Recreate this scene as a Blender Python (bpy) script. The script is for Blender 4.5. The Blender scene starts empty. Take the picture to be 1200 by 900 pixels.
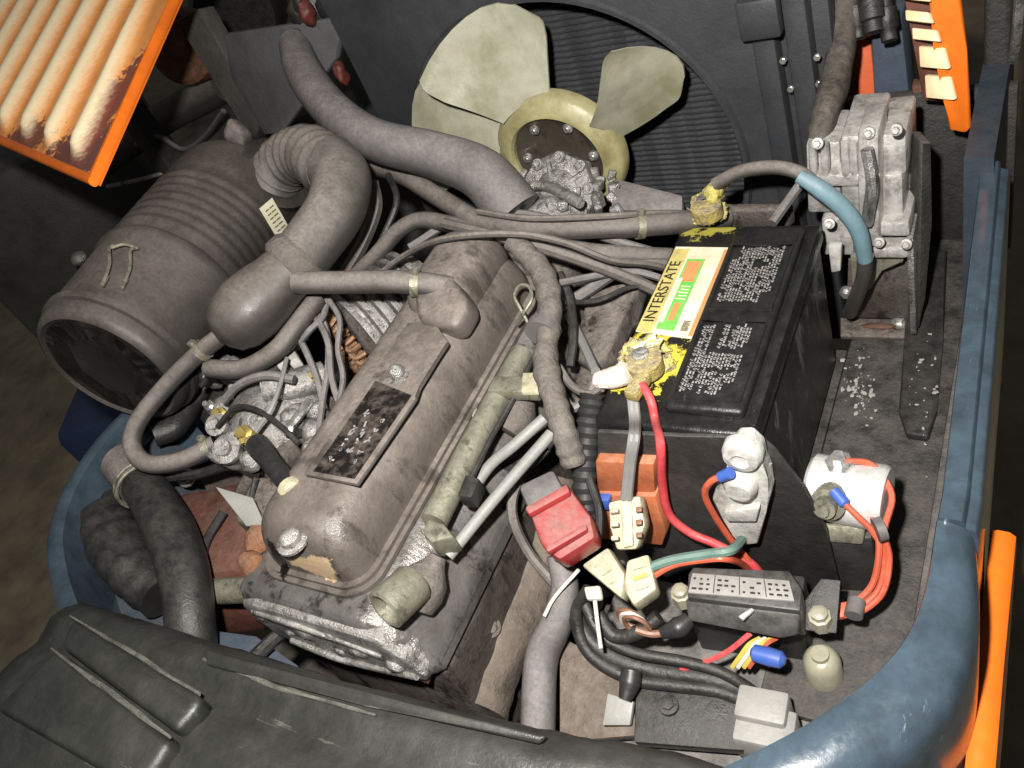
import bpy, bmesh, math, random
from mathutils import Vector as V, Matrix, noise
random.seed(7)
R = math.radians
scene = bpy.context.scene
col = scene.collection

# ------------------------------------------------------------------ camera
F, CX, CY = 1012.5, 600.0, 450.0
ROT = Matrix(((0.8514286984625429, 0.07298171391457846, -0.5193677318321486),
              (0.3986501097056732, -0.7335396012253695, 0.5504523080756228),
              (-0.3408038460258844, -0.6757168955030031, -0.653650836200604)))
def ray(x, y):
    return (ROT @ V((x - CX, y - CY, F))).normalized()
_r1, _r2 = ray(693, 483), ray(880, 502)
_h = .173 / ((_r2 / -_r2.z) - (_r1 / -_r1.z)).length
CAM = V((0, 0, 1.0)) - (_r1 / -_r1.z) * _h
cam = bpy.data.cameras.new('camera'); co = bpy.data.objects.new('camera', cam); col.objects.link(co)
m4 = Matrix((ROT.col[0], -ROT.col[1], -ROT.col[2])).transposed().to_4x4(); m4.translation = CAM
co.matrix_world = m4
cam.sensor_width = 36; cam.lens = F / 1200 * 36; cam.clip_start = .02; cam.clip_end = 100
scene.camera = co

# ------------------------------------------------------------------ light: camera flash + dim workshop light
w = bpy.data.worlds.new('World'); scene.world = w; w.use_nodes = True
w.node_tree.nodes['Background'].inputs[0].default_value = (.95, .98, 1, 1)
w.node_tree.nodes['Background'].inputs[1].default_value = .062
fl = bpy.data.lights.new('camera_flash', 'AREA'); fl.shape = 'DISK'; fl.size = .035; fl.energy = 32.0
fl.color = (1, .965, .91)
fo = bpy.data.objects.new('camera_flash', fl); col.objects.link(fo)
fm = m4.copy(); fm.translation = CAM + ROT @ V((-.085, -.095, -.02)); fo.matrix_world = fm
scene.view_settings.view_transform = 'Standard'; scene.view_settings.look = 'None'
scene.view_settings.exposure = 0; scene.view_settings.gamma = 1
scene.render.engine = 'CYCLES'
scene.render.resolution_x = 1024; scene.render.resolution_y = 768

# ------------------------------------------------------------------ pixels to places
def P(x, y, z):
    d = ray(x, y); return CAM + d * ((z - CAM.z) / d.z)
def PY(x, y, Y):
    d = ray(x, y); return CAM + d * ((Y - CAM.y) / d.y)
def PX(x, y, X):
    d = ray(x, y); return CAM + d * ((X - CAM.x) / d.x)
def PL(*a): return [P(*t) for t in a]

# ------------------------------------------------------------------ materials
MATS = {}
def mat(name, colr, rough=.6, metal=0., dust=.0, dustc=(.20, .175, .15), grime=.5, scale=14., bump=.25, fine=180., spec=.5, grimec=None, alpha=1., trans=0., zone=None, patches=(), scratch=None, dcut=(.36, .60, .18), wear=None, oil=0.):
    if name in MATS: return MATS[name]
    m = bpy.data.materials.new(name); m.use_nodes = True; nt = m.node_tree; N = nt.nodes; L = nt.links
    b = N['Principled BSDF']; b.inputs['Specular IOR Level'].default_value = spec
    b.inputs['Metallic'].default_value = metal; b.inputs['Alpha'].default_value = alpha
    b.inputs['Transmission Weight'].default_value = trans
    tc = N.new('ShaderNodeTexCoord')
    n1 = N.new('ShaderNodeTexNoise'); n1.inputs['Scale'].default_value = scale; n1.inputs['Detail'].default_value = 7; n1.inputs['Roughness'].default_value = .65
    L.new(tc.outputs['Object'], n1.inputs['Vector'])
    r1 = N.new('ShaderNodeMapRange'); r1.inputs[1].default_value = .38; r1.inputs[2].default_value = .68
    L.new(n1.outputs['Fac'], r1.inputs[0])
    g = N.new('ShaderNodeMath'); g.operation = 'MULTIPLY'; g.inputs[1].default_value = grime; L.new(r1.outputs[0], g.inputs[0])
    mx = N.new('ShaderNodeMix'); mx.data_type = 'RGBA'
    gc = grimec or tuple(c * .38 for c in colr)
    mx.inputs[6].default_value = (*colr, 1); mx.inputs[7].default_value = (*gc, 1); L.new(g.outputs[0], mx.inputs[0])
    n2 = N.new('ShaderNodeTexNoise'); n2.inputs['Scale'].default_value = fine; n2.inputs['Detail'].default_value = 5; n2.inputs['Roughness'].default_value = .7
    L.new(tc.outputs['Object'], n2.inputs['Vector'])
    n3 = N.new('ShaderNodeTexNoise'); n3.inputs['Scale'].default_value = scale * 2.7; n3.inputs['Detail'].default_value = 6; n3.inputs['Roughness'].default_value = .7
    L.new(tc.outputs['Object'], n3.inputs['Vector'])
    out = mx.outputs[2]
    rr = N.new('ShaderNodeMapRange'); rr.inputs[1].default_value = .25; rr.inputs[2].default_value = .75
    rr.inputs[3].default_value = max(.05, rough - .13); rr.inputs[4].default_value = min(1, rough + .15); L.new(n3.outputs['Fac'], rr.inputs[0])
    rout = rr.outputs[0]
    if dust > 0:
        ge = N.new('ShaderNodeNewGeometry'); sx = N.new('ShaderNodeSeparateXYZ'); L.new(ge.outputs['Normal'], sx.inputs[0])
        ru = N.new('ShaderNodeMapRange'); ru.inputs[1].default_value = -.15; ru.inputs[2].default_value = .92; ru.inputs[3].default_value = .06  # settled dust on tops; side shade is put into the same mask
        L.new(sx.outputs[2], ru.inputs[0])
        rn = N.new('ShaderNodeMapRange'); rn.inputs[1].default_value = dcut[0]; rn.inputs[2].default_value = dcut[1]; rn.inputs[3].default_value = dcut[2]
        L.new(n3.outputs['Fac'], rn.inputs[0])
        a1 = N.new('ShaderNodeMath'); a1.operation = 'MULTIPLY'; L.new(ru.outputs[0], a1.inputs[0]); L.new(rn.outputs[0], a1.inputs[1])
        a2 = N.new('ShaderNodeMath'); a2.operation = 'MULTIPLY'; a2.inputs[1].default_value = dust; L.new(a1.outputs[0], a2.inputs[0])
        if zone:                                            # where handling and oil keep the dust off
            so_ = N.new('ShaderNodeSeparateXYZ'); L.new(tc.outputs['Object'], so_.inputs[0])
            zr = N.new('ShaderNodeMapRange'); zr.inputs[1].default_value = zone[1]; zr.inputs[2].default_value = zone[2]; zr.inputs[3].default_value = zone[3]
            zn = N.new('ShaderNodeMath'); zn.operation = 'MULTIPLY_ADD'; zn.inputs[1].default_value = .25; L.new(n1.outputs['Fac'], zn.inputs[0]); L.new(so_.outputs[zone[0]], zn.inputs[2])
            L.new(zn.outputs[0], zr.inputs[0]); a3 = N.new('ShaderNodeMath'); a3.operation = 'MULTIPLY'; L.new(a2.outputs[0], a3.inputs[0]); L.new(zr.outputs[0], a3.inputs[1]); a2 = a3
        dmx = N.new('ShaderNodeMix'); dmx.data_type = 'RGBA'
        dd = N.new('ShaderNodeMix'); dd.data_type = 'RGBA'; dd.inputs[6].default_value = (*[c * .76 for c in dustc], 1); dd.inputs[7].default_value = (*[min(1, c * 1.16) for c in dustc], 1)
        sp = N.new('ShaderNodeMapRange'); sp.inputs[1].default_value = .34; sp.inputs[2].default_value = .62; L.new(n2.outputs['Fac'], sp.inputs[0]); L.new(sp.outputs[0], dd.inputs[0])
        L.new(a2.outputs[0], dmx.inputs[0]); L.new(out, dmx.inputs[6]); L.new(dd.outputs[2], dmx.inputs[7]); out = dmx.outputs[2]
        rm = N.new('ShaderNodeMix'); rm.data_type = 'FLOAT'; rm.inputs[3].default_value = .92
        L.new(a2.outputs[0], rm.inputs[0]); L.new(rout, rm.inputs[2]); rout = rm.outputs[0]
        if metal > 0:
            mm = N.new('ShaderNodeMath'); mm.operation = 'MULTIPLY_ADD'; mm.inputs[1].default_value = -metal; mm.inputs[2].default_value = metal
            L.new(a2.outputs[0], mm.inputs[0]); L.new(mm.outputs[0], b.inputs['Metallic'])
    if oil > 0:                                             # wet oily spots and runs
        om = N.new('ShaderNodeMapping'); om.inputs['Scale'].default_value = (1, 1, .45); om.inputs['Location'].default_value = (3.1, 1.7, .4); L.new(tc.outputs['Object'], om.inputs[0])
        on = N.new('ShaderNodeTexNoise'); on.inputs['Scale'].default_value = scale * 2.1; on.inputs['Detail'].default_value = 8; on.inputs['Roughness'].default_value = .7; L.new(om.outputs[0], on.inputs['Vector'])
        orr_ = N.new('ShaderNodeMapRange'); orr_.inputs[1].default_value = .535; orr_.inputs[2].default_value = .63; orr_.inputs[4].default_value = oil; L.new(on.outputs['Fac'], orr_.inputs[0])
        ox = N.new('ShaderNodeMix'); ox.data_type = 'RGBA'; ox.inputs[7].default_value = (.022, .018, .015, 1); L.new(orr_.outputs[0], ox.inputs[0]); L.new(out, ox.inputs[6]); out = ox.outputs[2]
        oq = N.new('ShaderNodeMix'); oq.data_type = 'FLOAT'; oq.inputs[3].default_value = .16; L.new(orr_.outputs[0], oq.inputs[0]); L.new(rout, oq.inputs[2]); rout = oq.outputs[0]
    for cen, rad_, pc, prg in patches:                       # stains and scrapes with ragged outlines
        mp = N.new('ShaderNodeVectorMath'); mp.operation = 'SUBTRACT'; mp.inputs[1].default_value = cen; L.new(tc.outputs['Object'], mp.inputs[0])
        dv = N.new('ShaderNodeVectorMath'); dv.operation = 'DIVIDE'; dv.inputs[1].default_value = rad_; L.new(mp.outputs[0], dv.inputs[0])
        ln = N.new('ShaderNodeVectorMath'); ln.operation = 'LENGTH'; L.new(dv.outputs[0], ln.inputs[0])
        nz = N.new('ShaderNodeMath'); nz.operation = 'MULTIPLY_ADD'; nz.inputs[1].default_value = 2.4; L.new(n3.outputs['Fac'], nz.inputs[0]); L.new(ln.outputs['Value'], nz.inputs[2])
        pm = N.new('ShaderNodeMapRange'); pm.inputs[1].default_value = 2.12; pm.inputs[2].default_value = 2.0; L.new(nz.outputs[0], pm.inputs[0])
        px = N.new('ShaderNodeMix'); px.data_type = 'RGBA'; px.inputs[7].default_value = (*pc, 1); L.new(pm.outputs[0], px.inputs[0]); L.new(out, px.inputs[6]); out = px.outputs[2]
        pr2 = N.new('ShaderNodeMix'); pr2.data_type = 'FLOAT'; pr2.inputs[3].default_value = prg; L.new(pm.outputs[0], pr2.inputs[0]); L.new(rout, pr2.inputs[2]); rout = pr2.outputs[0]
    if wear:                                                # rubbed edges
        gw = N.new('ShaderNodeNewGeometry'); wr = N.new('ShaderNodeMapRange'); wr.inputs[1].default_value = .52; wr.inputs[2].default_value = .60; L.new(gw.outputs['Pointiness'], wr.inputs[0])
        wq = N.new('ShaderNodeMath'); wq.operation = 'MULTIPLY'; L.new(wr.outputs[0], wq.inputs[0]); L.new(r1.outputs[0], wq.inputs[1])
        wm = N.new('ShaderNodeMix'); wm.data_type = 'RGBA'; wm.inputs[7].default_value = (*wear, 1); L.new(wq.outputs[0], wm.inputs[0]); L.new(out, wm.inputs[6]); out = wm.outputs[2]
    if scratch:
        sv, lo, scol = scratch; mp = N.new('ShaderNodeMapping'); mp.inputs['Scale'].default_value = sv; L.new(tc.outputs['Object'], mp.inputs[0])
        sn = N.new('ShaderNodeTexNoise'); sn.inputs['Scale'].default_value = 1; sn.inputs['Detail'].default_value = 6; sn.inputs['Roughness'].default_value = .75; L.new(mp.outputs[0], sn.inputs['Vector'])
        sr = N.new('ShaderNodeMapRange'); sr.inputs[1].default_value = lo; sr.inputs[2].default_value = lo + .05; sr.inputs[4].default_value = .8; L.new(sn.outputs['Fac'], sr.inputs[0])
        sm = N.new('ShaderNodeMix'); sm.data_type = 'RGBA'; sm.inputs[7].default_value = (*scol, 1); L.new(sr.outputs[0], sm.inputs[0]); L.new(out, sm.inputs[6]); out = sm.outputs[2]
    L.new(out, b.inputs['Base Color']); L.new(rout, b.inputs['Roughness'])
    if bump > 0:
        ad = N.new('ShaderNodeMath'); ad.operation = 'ADD'; L.new(n2.outputs['Fac'], ad.inputs[0]); L.new(n3.outputs['Fac'], ad.inputs[1])
        bp = N.new('ShaderNodeBump'); bp.inputs['Strength'].default_value = bump; bp.inputs['Distance'].default_value = .004
        L.new(ad.outputs[0], bp.inputs['Height']); L.new(bp.outputs[0], b.inputs['Normal'])
    MATS[name] = m; return m

DUST = (.235, .195, .165)
mat('dusty_iron', (.085, .072, .064), .45, .3, .85, (.215, .182, .158), .7, 22, .6, dcut=(.30, .66, .2), oil=.8)
mat('cover_paint', (.11, .093, .083), .30, .15, .85, (.25, .212, .186), .6, 11, .3, zone=(1, -.14, .06, .32), dcut=(.28, .68, .26), oil=.55, patches=(((.012, -.250, .547), (.045, .03, .022), (.44, .32, .20), .6), ((-.040, -.243, .545), (.012, .03, .03), (.008, .007, .007), .15), ((.045, -.255, .54), (.014, .014, .014), (.015, .013, .013), .15)))
mat('head_iron', (.24, .23, .22), .26, .6, .6, (.215, .19, .17), .8, 16, .35, zone=(1, -.15, .12, .12), dcut=(.3, .66, .15), oil=.8, grimec=(.07, .06, .053))
mat('cast_alloy', (.46, .45, .43), .27, .7, .38, (.26, .24, .215), .8, 34, .7, grimec=(.06, .054, .048), oil=.6)
mat('clean_alloy', (.58, .565, .54), .32, .4, .4, (.36, .335, .305), .85, 36, .4, grimec=(.17, .16, .145), oil=.35)
mat('bright_steel', (.75, .74, .71), .25, .9, .1, (.3, .28, .25), .4, 40, .1)
mat('olive_steel', (.25, .24, .18), .34, .5, .5, (.25, .235, .19), .6, 34, .3, dcut=(.28, .7, .3), oil=.5)
mat('rubber_dusty', (.038, .035, .033), .42, 0, .95, (.225, .195, .175), .4, 10, .22, dcut=(.25, .70, .35), oil=.2)
mat('rubber_grey', (.06, .058, .058), .42, 0, .9, (.245, .22, .212), .5, 9, .2, dcut=(.25, .70, .4), oil=.12, patches=((tuple(P(462, 176, 1.15) - P(470, 178, 1.06)), (.012, .02, .03), (.42, .2, .1), .7),))
mat('rubber_black', (.016, .016, .016), .36, 0, .3, (.10, .09, .082), .4, 18, .3)
mat('rubber_clean', (.02, .02, .021), .4, 0, .12, (.12, .11, .1), .4, 18, .12)
mat('rubber_brown', (.04, .034, .028), .6, 0, .7, (.15, .125, .105), .6, 25, .5)
mat('pad_worn', (.10, .10, .085), .6, 0, .4, (.17, .17, .14), .9, 40, .5, grimec=(.02, .02, .018))
mat('pad_rubber', (.014, .0145, .0135), .34, 0, .42, (.07, .071, .063), .6, 6, .35, 50, scratch=((7, 60, 60), .63, (.10, .10, .085)), wear=(.09, .09, .077), dcut=(.25, .75, .3))
mat('plastic_canister', (.026, .0235, .022), .34, 0, .8, (.128, .108, .094), .5, 7, .15, dcut=(.25, .72, .35), oil=.15, patches=((tuple(P(268, 226, 1.17) - P(180, 420, .9)), (.03, .03, .05), (.03, .027, .026), .5),))
mat('canister_end', (.02, .018, .017), .34, 0, .28, (.12, .1, .085), .4, 12, .2)
mat('resonator_black', (.032, .029, .027), .28, 0, .9, (.17, .142, .124), .5, 8, .12, zone=(1, -.12, .02, .15), dcut=(.25, .72, .35))
mat('plastic_black', (.011, .011, .0115), .3, 0, .10, (.10, .095, .085), .5, 20, .2, scratch=((60, 14, 40), .655, (.2, .2, .19)))
mat('lid_black', (.010, .010, .0105), .26, 0, .06, (.10, .095, .085), .5, 20, .2, scratch=((60, 14, 40), .66, (.16, .16, .155)), patches=((tuple(P(756, 424, .989) - V((.0865, .165, .752))), (.052, .052, .03), (.52, .42, .04), .8), (tuple(P(832, 254, .989) - V((.0865, .165, .752))), (.05, .045, .03), (.36, .32, .05), .8), (tuple(P(752, 340, .989) - V((.0865, .165, .752))), (.014, .09, .02), (.3, .27, .06), .8)))
mat('battery_side', (.013, .0135, .014), .34, 0, .1, (.14, .14, .13), .6, 16, .3, scratch=((60, 30, 7), .545, (.10, .10, .095)))
mat('shroud_black', (.03, .032, .036), .5, 0, .35, (.07, .07, .072), .5, 8, .2)
mat('core_dark', (.06, .063, .07), .5, .3, .45, (.11, .11, .11), .6, 20, .2)
mat('slate_grey', (.11, .112, .118), .5, 0, .4, (.16, .155, .15), .6, 10, .3)
mat('frame_black', (.025, .024, .023), .5, 0, .6, (.115, .103, .092), .7, 14, .6)
mat('frame_brown', (.07, .055, .045), .7, 0, .6, (.16, .13, .11), .7, 10, .5)
mat('plate_grey', (.022, .021, .0205), .4, 0, .45, (.105, .098, .09), .7, 14, .35)
mat('blue_paint', (.052, .076, .100), .17, .0, .0, (.13, .15, .165), .7, 24, .05, 60, grimec=(.020, .028, .036), scratch=((140, 7, 75), .645, (.2, .23, .25)), oil=.2)
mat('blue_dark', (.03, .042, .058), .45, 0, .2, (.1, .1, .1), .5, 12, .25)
mat('slate_paint', (.06, .082, .115), .42, 0, .3, (.14, .14, .145), .5, 12, .25)
mat('orange_paint', (.78, .165, .012), .38, 0, .0, (.5, .3, .15), .5, 22, .1, grimec=(.50, .10, .012), scratch=((40, 40, 12), .67, (.3, .12, .05)))
mat('orange_dirt_glare', (.86, .36, .10), .5, 0, .0, (.80, .62, .42), .45, 30, .15, 200, grimec=(.55, .17, .05), patches=((tuple(P(92, 188, 1.285) - P(60, 150, 1.2)), (.10, .075, .1), (.14, .05, .038), .7), (tuple(P(135, 125, 1.31) - P(60, 150, 1.2)), (.03, .13, .1), (.22, .06, .035), .7), (tuple(P(30, 165, 1.295) - P(60, 150, 1.2)), (.08, .04, .1), (.2, .07, .04), .7)))
mat('orange_glare', (.95, .80, .52), .36, 0, .0, (.88, .76, .58), .5, 34, .15, grimec=(.85, .46, .18))  # orange paint overexposed by the flash, glare put into the colour
mat('red_paint', (.68, .13, .045), .5, 0, .15, (.4, .2, .12), .5, 12, .15)
mat('rust_red', (.13, .045, .028), .6, 0, .4, (.15, .1, .08), .8, 22, .4)
mat('rust_orange', (.24, .10, .045), .75, 0, .3, (.3, .2, .13), .85, 40, .7, oil=.4)
mat('fan_plastic', (.33, .325, .25), .3, 0, .2, (.34, .33, .265), .85, 12, .08, grimec=(.17, .155, .09), oil=.14)
mat('fan_hub', (.34, .31, .16), .36, 0, .25, (.40, .37, .25), .8, 20, .12, grimec=(.15, .125, .045), oil=.2)
mat('disc_dark', (.10, .085, .065), .35, .5, .25, (.2, .175, .14), .6, 22, .25, oil=.5)
mat('sulfate', (.56, .48, .07), .75, 0, .45, (.62, .59, .38), .9, 90, .7, 260, grimec=(.30, .27, .08))
mat('sulfate_dark', (.42, .32, .05), .8, 0, .5, (.66, .58, .4), .95, 75, 1.0, 170, grimec=(.07, .055, .07))
mat('sulfate_pale', (.80, .70, .62), .8, 0, .4, (.8, .74, .6), .6, 70, .7, grimec=(.75, .5, .25))
mat('label_white', (.74, .71, .58), .45, 0, 0, grime=.7, scale=34, bump=.03, grimec=(.52, .45, .24))
mat('label_yellow', (.62, .52, .16), .5, 0, .15, (.5, .44, .25), .8, 50, .05, grimec=(.3, .25, .1))
mat('label_green', (.10, .48, .06), .45, 0, .0, grime=.8, scale=60, bump=.03, grimec=(.30, .48, .16))
mat('label_orange', (.72, .26, .10), .5, 0, 0, grime=.5, scale=50, bump=.03, grimec=(.45, .3, .1))
mat('ink_black', (.02, .017, .015), .5, 0, 0, grime=.3, bump=0)
mat('ink_white', (.36, .34, .335), .6, 0, 0, grime=.8, scale=160, bump=0, grimec=(.10, .095, .095))
mat('sticker_black', (.013, .011, .010), .3, 0, .45, (.17, .135, .115), .5, 22, .1, dcut=(.46, .62, 0))
mat('wire_red', (.56, .05, .06), .38, 0, .4, (.34, .17, .15), .5, 40, .1)
mat('wire_orange', (.55, .09, .04), .42, 0, .4, (.3, .15, .11), .5, 40, .1)
mat('wire_green', (.09, .17, .14), .5, 0, .3, (.22, .24, .22), .3, 40, .05)
mat('wire_grey', (.2, .2, .19), .5, 0, .3, (.3, .29, .27), .3, 40, .05)
mat('wire_yellow', (.6, .46, .08), .5, 0, .1, grime=.3, bump=.03)
mat('wire_white', (.6, .58, .52), .5, 0, .1, grime=.3, bump=.03)
mat('wire_brown', (.2, .09, .05), .5, 0, .2, grime=.3, bump=.03)
mat('wire_blue', (.04, .10, .38), .42, 0, .1, grime=.3, bump=.03)
mat('hose_blue', (.13, .22, .26), .5, 0, .3, (.3, .34, .36), .5, 40, .15, grimec=(.08, .14, .17))
mat('nylon_cream', (.50, .48, .34), .4, 0, .4, (.36, .335, .25), .8, 60, .25, grimec=(.22, .19, .12), oil=.25)
mat('nylon_white', (.50, .49, .46), .34, 0, .35, (.36, .34, .315), .8, 50, .25, grimec=(.17, .16, .145), oil=.15)
mat('nylon_orange', (.42, .12, .045), .45, 0, .5, (.38, .22, .15), .7, 30, .15)
mat('cap_red', (.36, .02, .025), .3, 0, .85, (.22, .12, .105), .4, 20, .15, dcut=(.28, .6, .25))
mat('cap_grey', (.1, .095, .095), .5, 0, .4, (.2, .18, .17), .4, 20, .1)
mat('fuse_grey', (.032, .031, .030), .36, 0, .4, (.15, .14, .132), .5, 20, .12)
mat('fuse_clear', (.30, .285, .27), .25, 0, .2, (.3, .29, .27), .4, 60, .05)
mat('tape_tan', (.095, .082, .072), .75, 0, .8, (.21, .18, .16), .6, 25, .8, dcut=(.28, .68, .25), oil=.3)
mat('manifold_tan', (.12, .096, .076), .8, 0, .75, (.215, .175, .142), .8, 16, .9, 80, dcut=(.28, .68, .25), oil=.35)
mat('gasket_tan', (.5, .36, .22), .6, 0, .1, grime=.6, scale=30, bump=.1)
mat('oil_black', (.01, .009, .009), .12, 0, 0, grime=.2, bump=.05)
mat('brass', (.62, .48, .16), .35, .8, .15, grime=.5, bump=.1)
mat('copper', (.36, .2, .11), .45, .6, .35, (.26, .18, .13), .6, 40, .3)
mat('floor_concrete', (.30, .245, .16), .75, 0, 0, grime=.8, scale=5, bump=.2, fine=40, grimec=(.10, .085, .06))
mat('machine_black', (.06, .058, .055), .4, 0, .4, (.17, .15, .125), .7, 7, .5)
mat('tarp_blue', (.022, .045, .13), .5, 0, .3, (.07, .07, .08), .6, 6, .3)
mat('cap_clear', (.33, .31, .23), .25, 0, .2, (.3, .28, .22), .5, 40, .1)
mat('block_grey', (.30, .295, .275), .45, 0, .3, (.26, .25, .23), .6, 20, .2)
mat('solenoid_zinc', (.72, .71, .69), .3, .35, .15, (.4, .38, .35), .6, 34, .2, grimec=(.35, .34, .32))
mat('shelf_grey', (.09, .086, .082), .55, 0, .7, (.21, .2, .185), .7, 16, .4)
mat('tag_dirty', (.5, .48, .43), .45, 0, .3, (.36, .33, .28), .8, 80, .1, grimec=(.3, .27, .22))
mat('valve_red', (.10, .018, .014), .5, 0, .3, (.12, .08, .07), .6, 40, .3)
mat('white_powder', (.38, .365, .335), .9, 0, 0, grime=.6, bump=.3)

# ------------------------------------------------------------------ mesh helpers
def bm_(): return bmesh.new()
def frame(d, up=None):
    d = d.normalized(); up = up or V((0, 0, 1))
    if abs(d.dot(up)) > .95: up = V((0, 1, 0))
    x = up.cross(d).normalized(); return x, d.cross(x).normalized(), d
def spline(pts, n=6):
    if len(pts) < 3: return [pts[0].lerp(pts[1], i / n) for i in range(n + 1)]
    out = []; q = [pts[0] * 2 - pts[1]] + list(pts) + [pts[-1] * 2 - pts[-2]]
    for i in range(1, len(q) - 2):
        a, b, c, d = q[i - 1:i + 3]
        for k in range(n):
            t = k / n
            out.append(.5 * ((2 * b) + (c - a) * t + (2 * a - 5 * b + 4 * c - d) * t * t + (3 * b - a - 3 * c + d) * t ** 3))
    out.append(pts[-1].copy()); return out
def tube(bm, pts, r, seg=10, n=6, corr=0, corrn=2, smooth=True, wob=0.0):
    """tube through pts; r number or list per point; corr = ring relief"""
    rl = r if isinstance(r, (list, tuple)) else None
    path = spline(pts, n) if smooth else list(pts)
    m = len(path)
    def rad(i):
        if rl:
            t = i / (m - 1) * (len(rl) - 1); k = min(int(t), len(rl) - 2); v = rl[k] + (rl[k + 1] - rl[k]) * (t - k)
        else: v = r
        if corr: v += corr * math.cos(i * 2 * math.pi / corrn)
        return v
    d = (path[1] - path[0]).normalized(); x, y, _ = frame(d); rings = []
    for i, p in enumerate(path):
        d = (path[min(i + 1, m - 1)] - path[max(i - 1, 0)]).normalized()
        x = (x - d * x.dot(d)).normalized(); y = d.cross(x)
        ri = rad(i)
        ring = []
        for k in range(seg):
            a = 2 * math.pi * k / seg; rr = ri
            if wob: rr *= 1 + wob * noise.noise(p * 22 + V((math.cos(a), math.sin(a), 0)) * .8)
            ring.append(bm.verts.new(p + (x * math.cos(a) + y * math.sin(a)) * rr))
        rings.append(ring)
    for a, b in zip(rings, rings[1:]):
        for k in range(seg): bm.faces.new((a[k], a[(k + 1) % seg], b[(k + 1) % seg], b[k]))
    bm.faces.new(rings[0][::-1]); bm.faces.new(rings[-1])
    return bm
def lathe(bm, A, B, prof, seg=32, up=None, cap=True):
    """prof: (t metres from A towards B, radius)"""
    x, y, d = frame(B - A, up); rings = []
    for t, r in prof:
        c = A + d * t
        if r < 1e-5: rings.append([bm.verts.new(c)])
        else: rings.append([bm.verts.new(c + (x * math.cos(2 * math.pi * k / seg) + y * math.sin(2 * math.pi * k / seg)) * r) for k in range(seg)])
    for a, b in zip(rings, rings[1:]):
        if len(a) == 1 and len(b) == 1: continue
        for k in range(seg):
            k2 = (k + 1) % seg
            if len(a) == 1: bm.faces.new((a[0], b[k2], b[k]))
            elif len(b) == 1: bm.faces.new((a[k], a[k2], b[0]))
            else: bm.faces.new((a[k], a[k2], b[k2], b[k]))
    if len(rings[0]) > 1 and cap: bm.faces.new(rings[0][::-1])
    if len(rings[-1]) > 1 and cap: bm.faces.new(rings[-1])
    return bm
def box(bm, c, s, rot=None, bev=0., seg=2, taper=None):
    g = bmesh.ops.create_cube(bm, size=1)['verts']; rot = rot or Matrix.Identity(3)
    for v in g:
        q = V((v.co.x * s[0], v.co.y * s[1], v.co.z * s[2]))
        if taper and v.co.z > 0: q.x *= taper; q.y *= taper
        v.co = V(c) + rot @ q
    if bev:
        es = list({e for v in g for e in v.link_edges})
        bmesh.ops.bevel(bm, geom=es, offset=bev, segments=seg, affect='EDGES', profile=.5)
    return bm
def slab(bm, pts, h, bev=0., seg=2, direction=None):
    """polygon pts (top face) given thickness h away from the viewer's side"""
    n = V((0, 0, 0))
    for i in range(len(pts)):
        a, b = pts[i], pts[(i + 1) % len(pts)]
        n += V(((a.y - b.y) * (a.z + b.z), (a.z - b.z) * (a.x + b.x), (a.x - b.x) * (a.y + b.y)))
    n.normalize()
    if n.dot(CAM - pts[0]) < 0: n = -n; pts = pts[::-1]
    off = (direction if direction else -n) * h
    top = [bm.verts.new(p) for p in pts]; bot = [bm.verts.new(p + off) for p in pts]
    fs = [bm.faces.new(top), bm.faces.new(bot[::-1])]
    for i in range(len(pts)):
        j = (i + 1) % len(pts); fs.append(bm.faces.new((top[j], top[i], bot[i], bot[j])))
    if bev:
        es = list({e for f in fs for e in f.edges})
        bmesh.ops.bevel(bm, geom=es, offset=bev, segments=seg, affect='EDGES', profile=.5)
    return bm
def prism(bm, prof, y0, y1, axis='y', bev=0., seg=2):
    """profile in (x,z) run along y, or (y,z) along x"""
    f = (lambda p, t: V((p[0], t, p[1]))) if axis == 'y' else (lambda p, t: V((t, p[0], p[1]))) if axis == 'x' else (lambda p, t: V((p[0], p[1], t)))
    a = [bm.verts.new(f(p, y0)) for p in prof]; b = [bm.verts.new(f(p, y1)) for p in prof]
    fs = [bm.faces.new(a), bm.faces.new(b[::-1])]
    for i in range(len(prof)):
        j = (i + 1) % len(prof); fs.append(bm.faces.new((a[j], a[i], b[i], b[j])))
    bmesh.ops.recalc_face_normals(bm, faces=fs)
    if bev: bmesh.ops.bevel(bm, geom=list({e for q in fs for e in q.edges}), offset=bev, segments=seg, affect='EDGES', profile=.5)
    return bm
def bolt(bm, p, n, r=.008, h=.007, washer=True):
    n = n.normalized()
    if washer: lathe(bm, p - n * .003, p + n, [(0, r * 1.55), (.004, r * 1.55), (.0045, r * 1.4)], 16)
    lathe(bm, p, p + n, [(0, r), (h * .9, r), (h, r * .85)], 6)
    return bm
def roughen(bm, amp, sc, cuts=0):
    if cuts: bmesh.ops.subdivide_edges(bm, edges=bm.edges[:], cuts=cuts, use_grid_fill=True)
    bm.normal_update()
    for v in bm.verts: v.co += v.normal * amp * noise.fractal(v.co * sc, 1.0, 2.0, 3)
    return bm
def lump(bm, c, s, amp=.25, sc=30, sub=3, rot=None):
    g = bmesh.ops.create_icosphere(bm, subdivisions=sub, radius=1)['verts']; rot = rot or Matrix.Identity(3)
    for v in g:
        k = 1 + amp * noise.fractal(v.co * 1.3 + V(c) * sc, 1, 2, 3)
        v.co = V(c) + rot @ V((v.co.x * s[0] * k, v.co.y * s[1] * k, v.co.z * s[2] * k))
    return bm
def rz(a): return Matrix.Rotation(R(a), 3, 'Z')
def eu(x, y, z): return Matrix.Rotation(R(z), 3, 'Z') @ Matrix.Rotation(R(y), 3, 'Y') @ Matrix.Rotation(R(x), 3, 'X')

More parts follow.
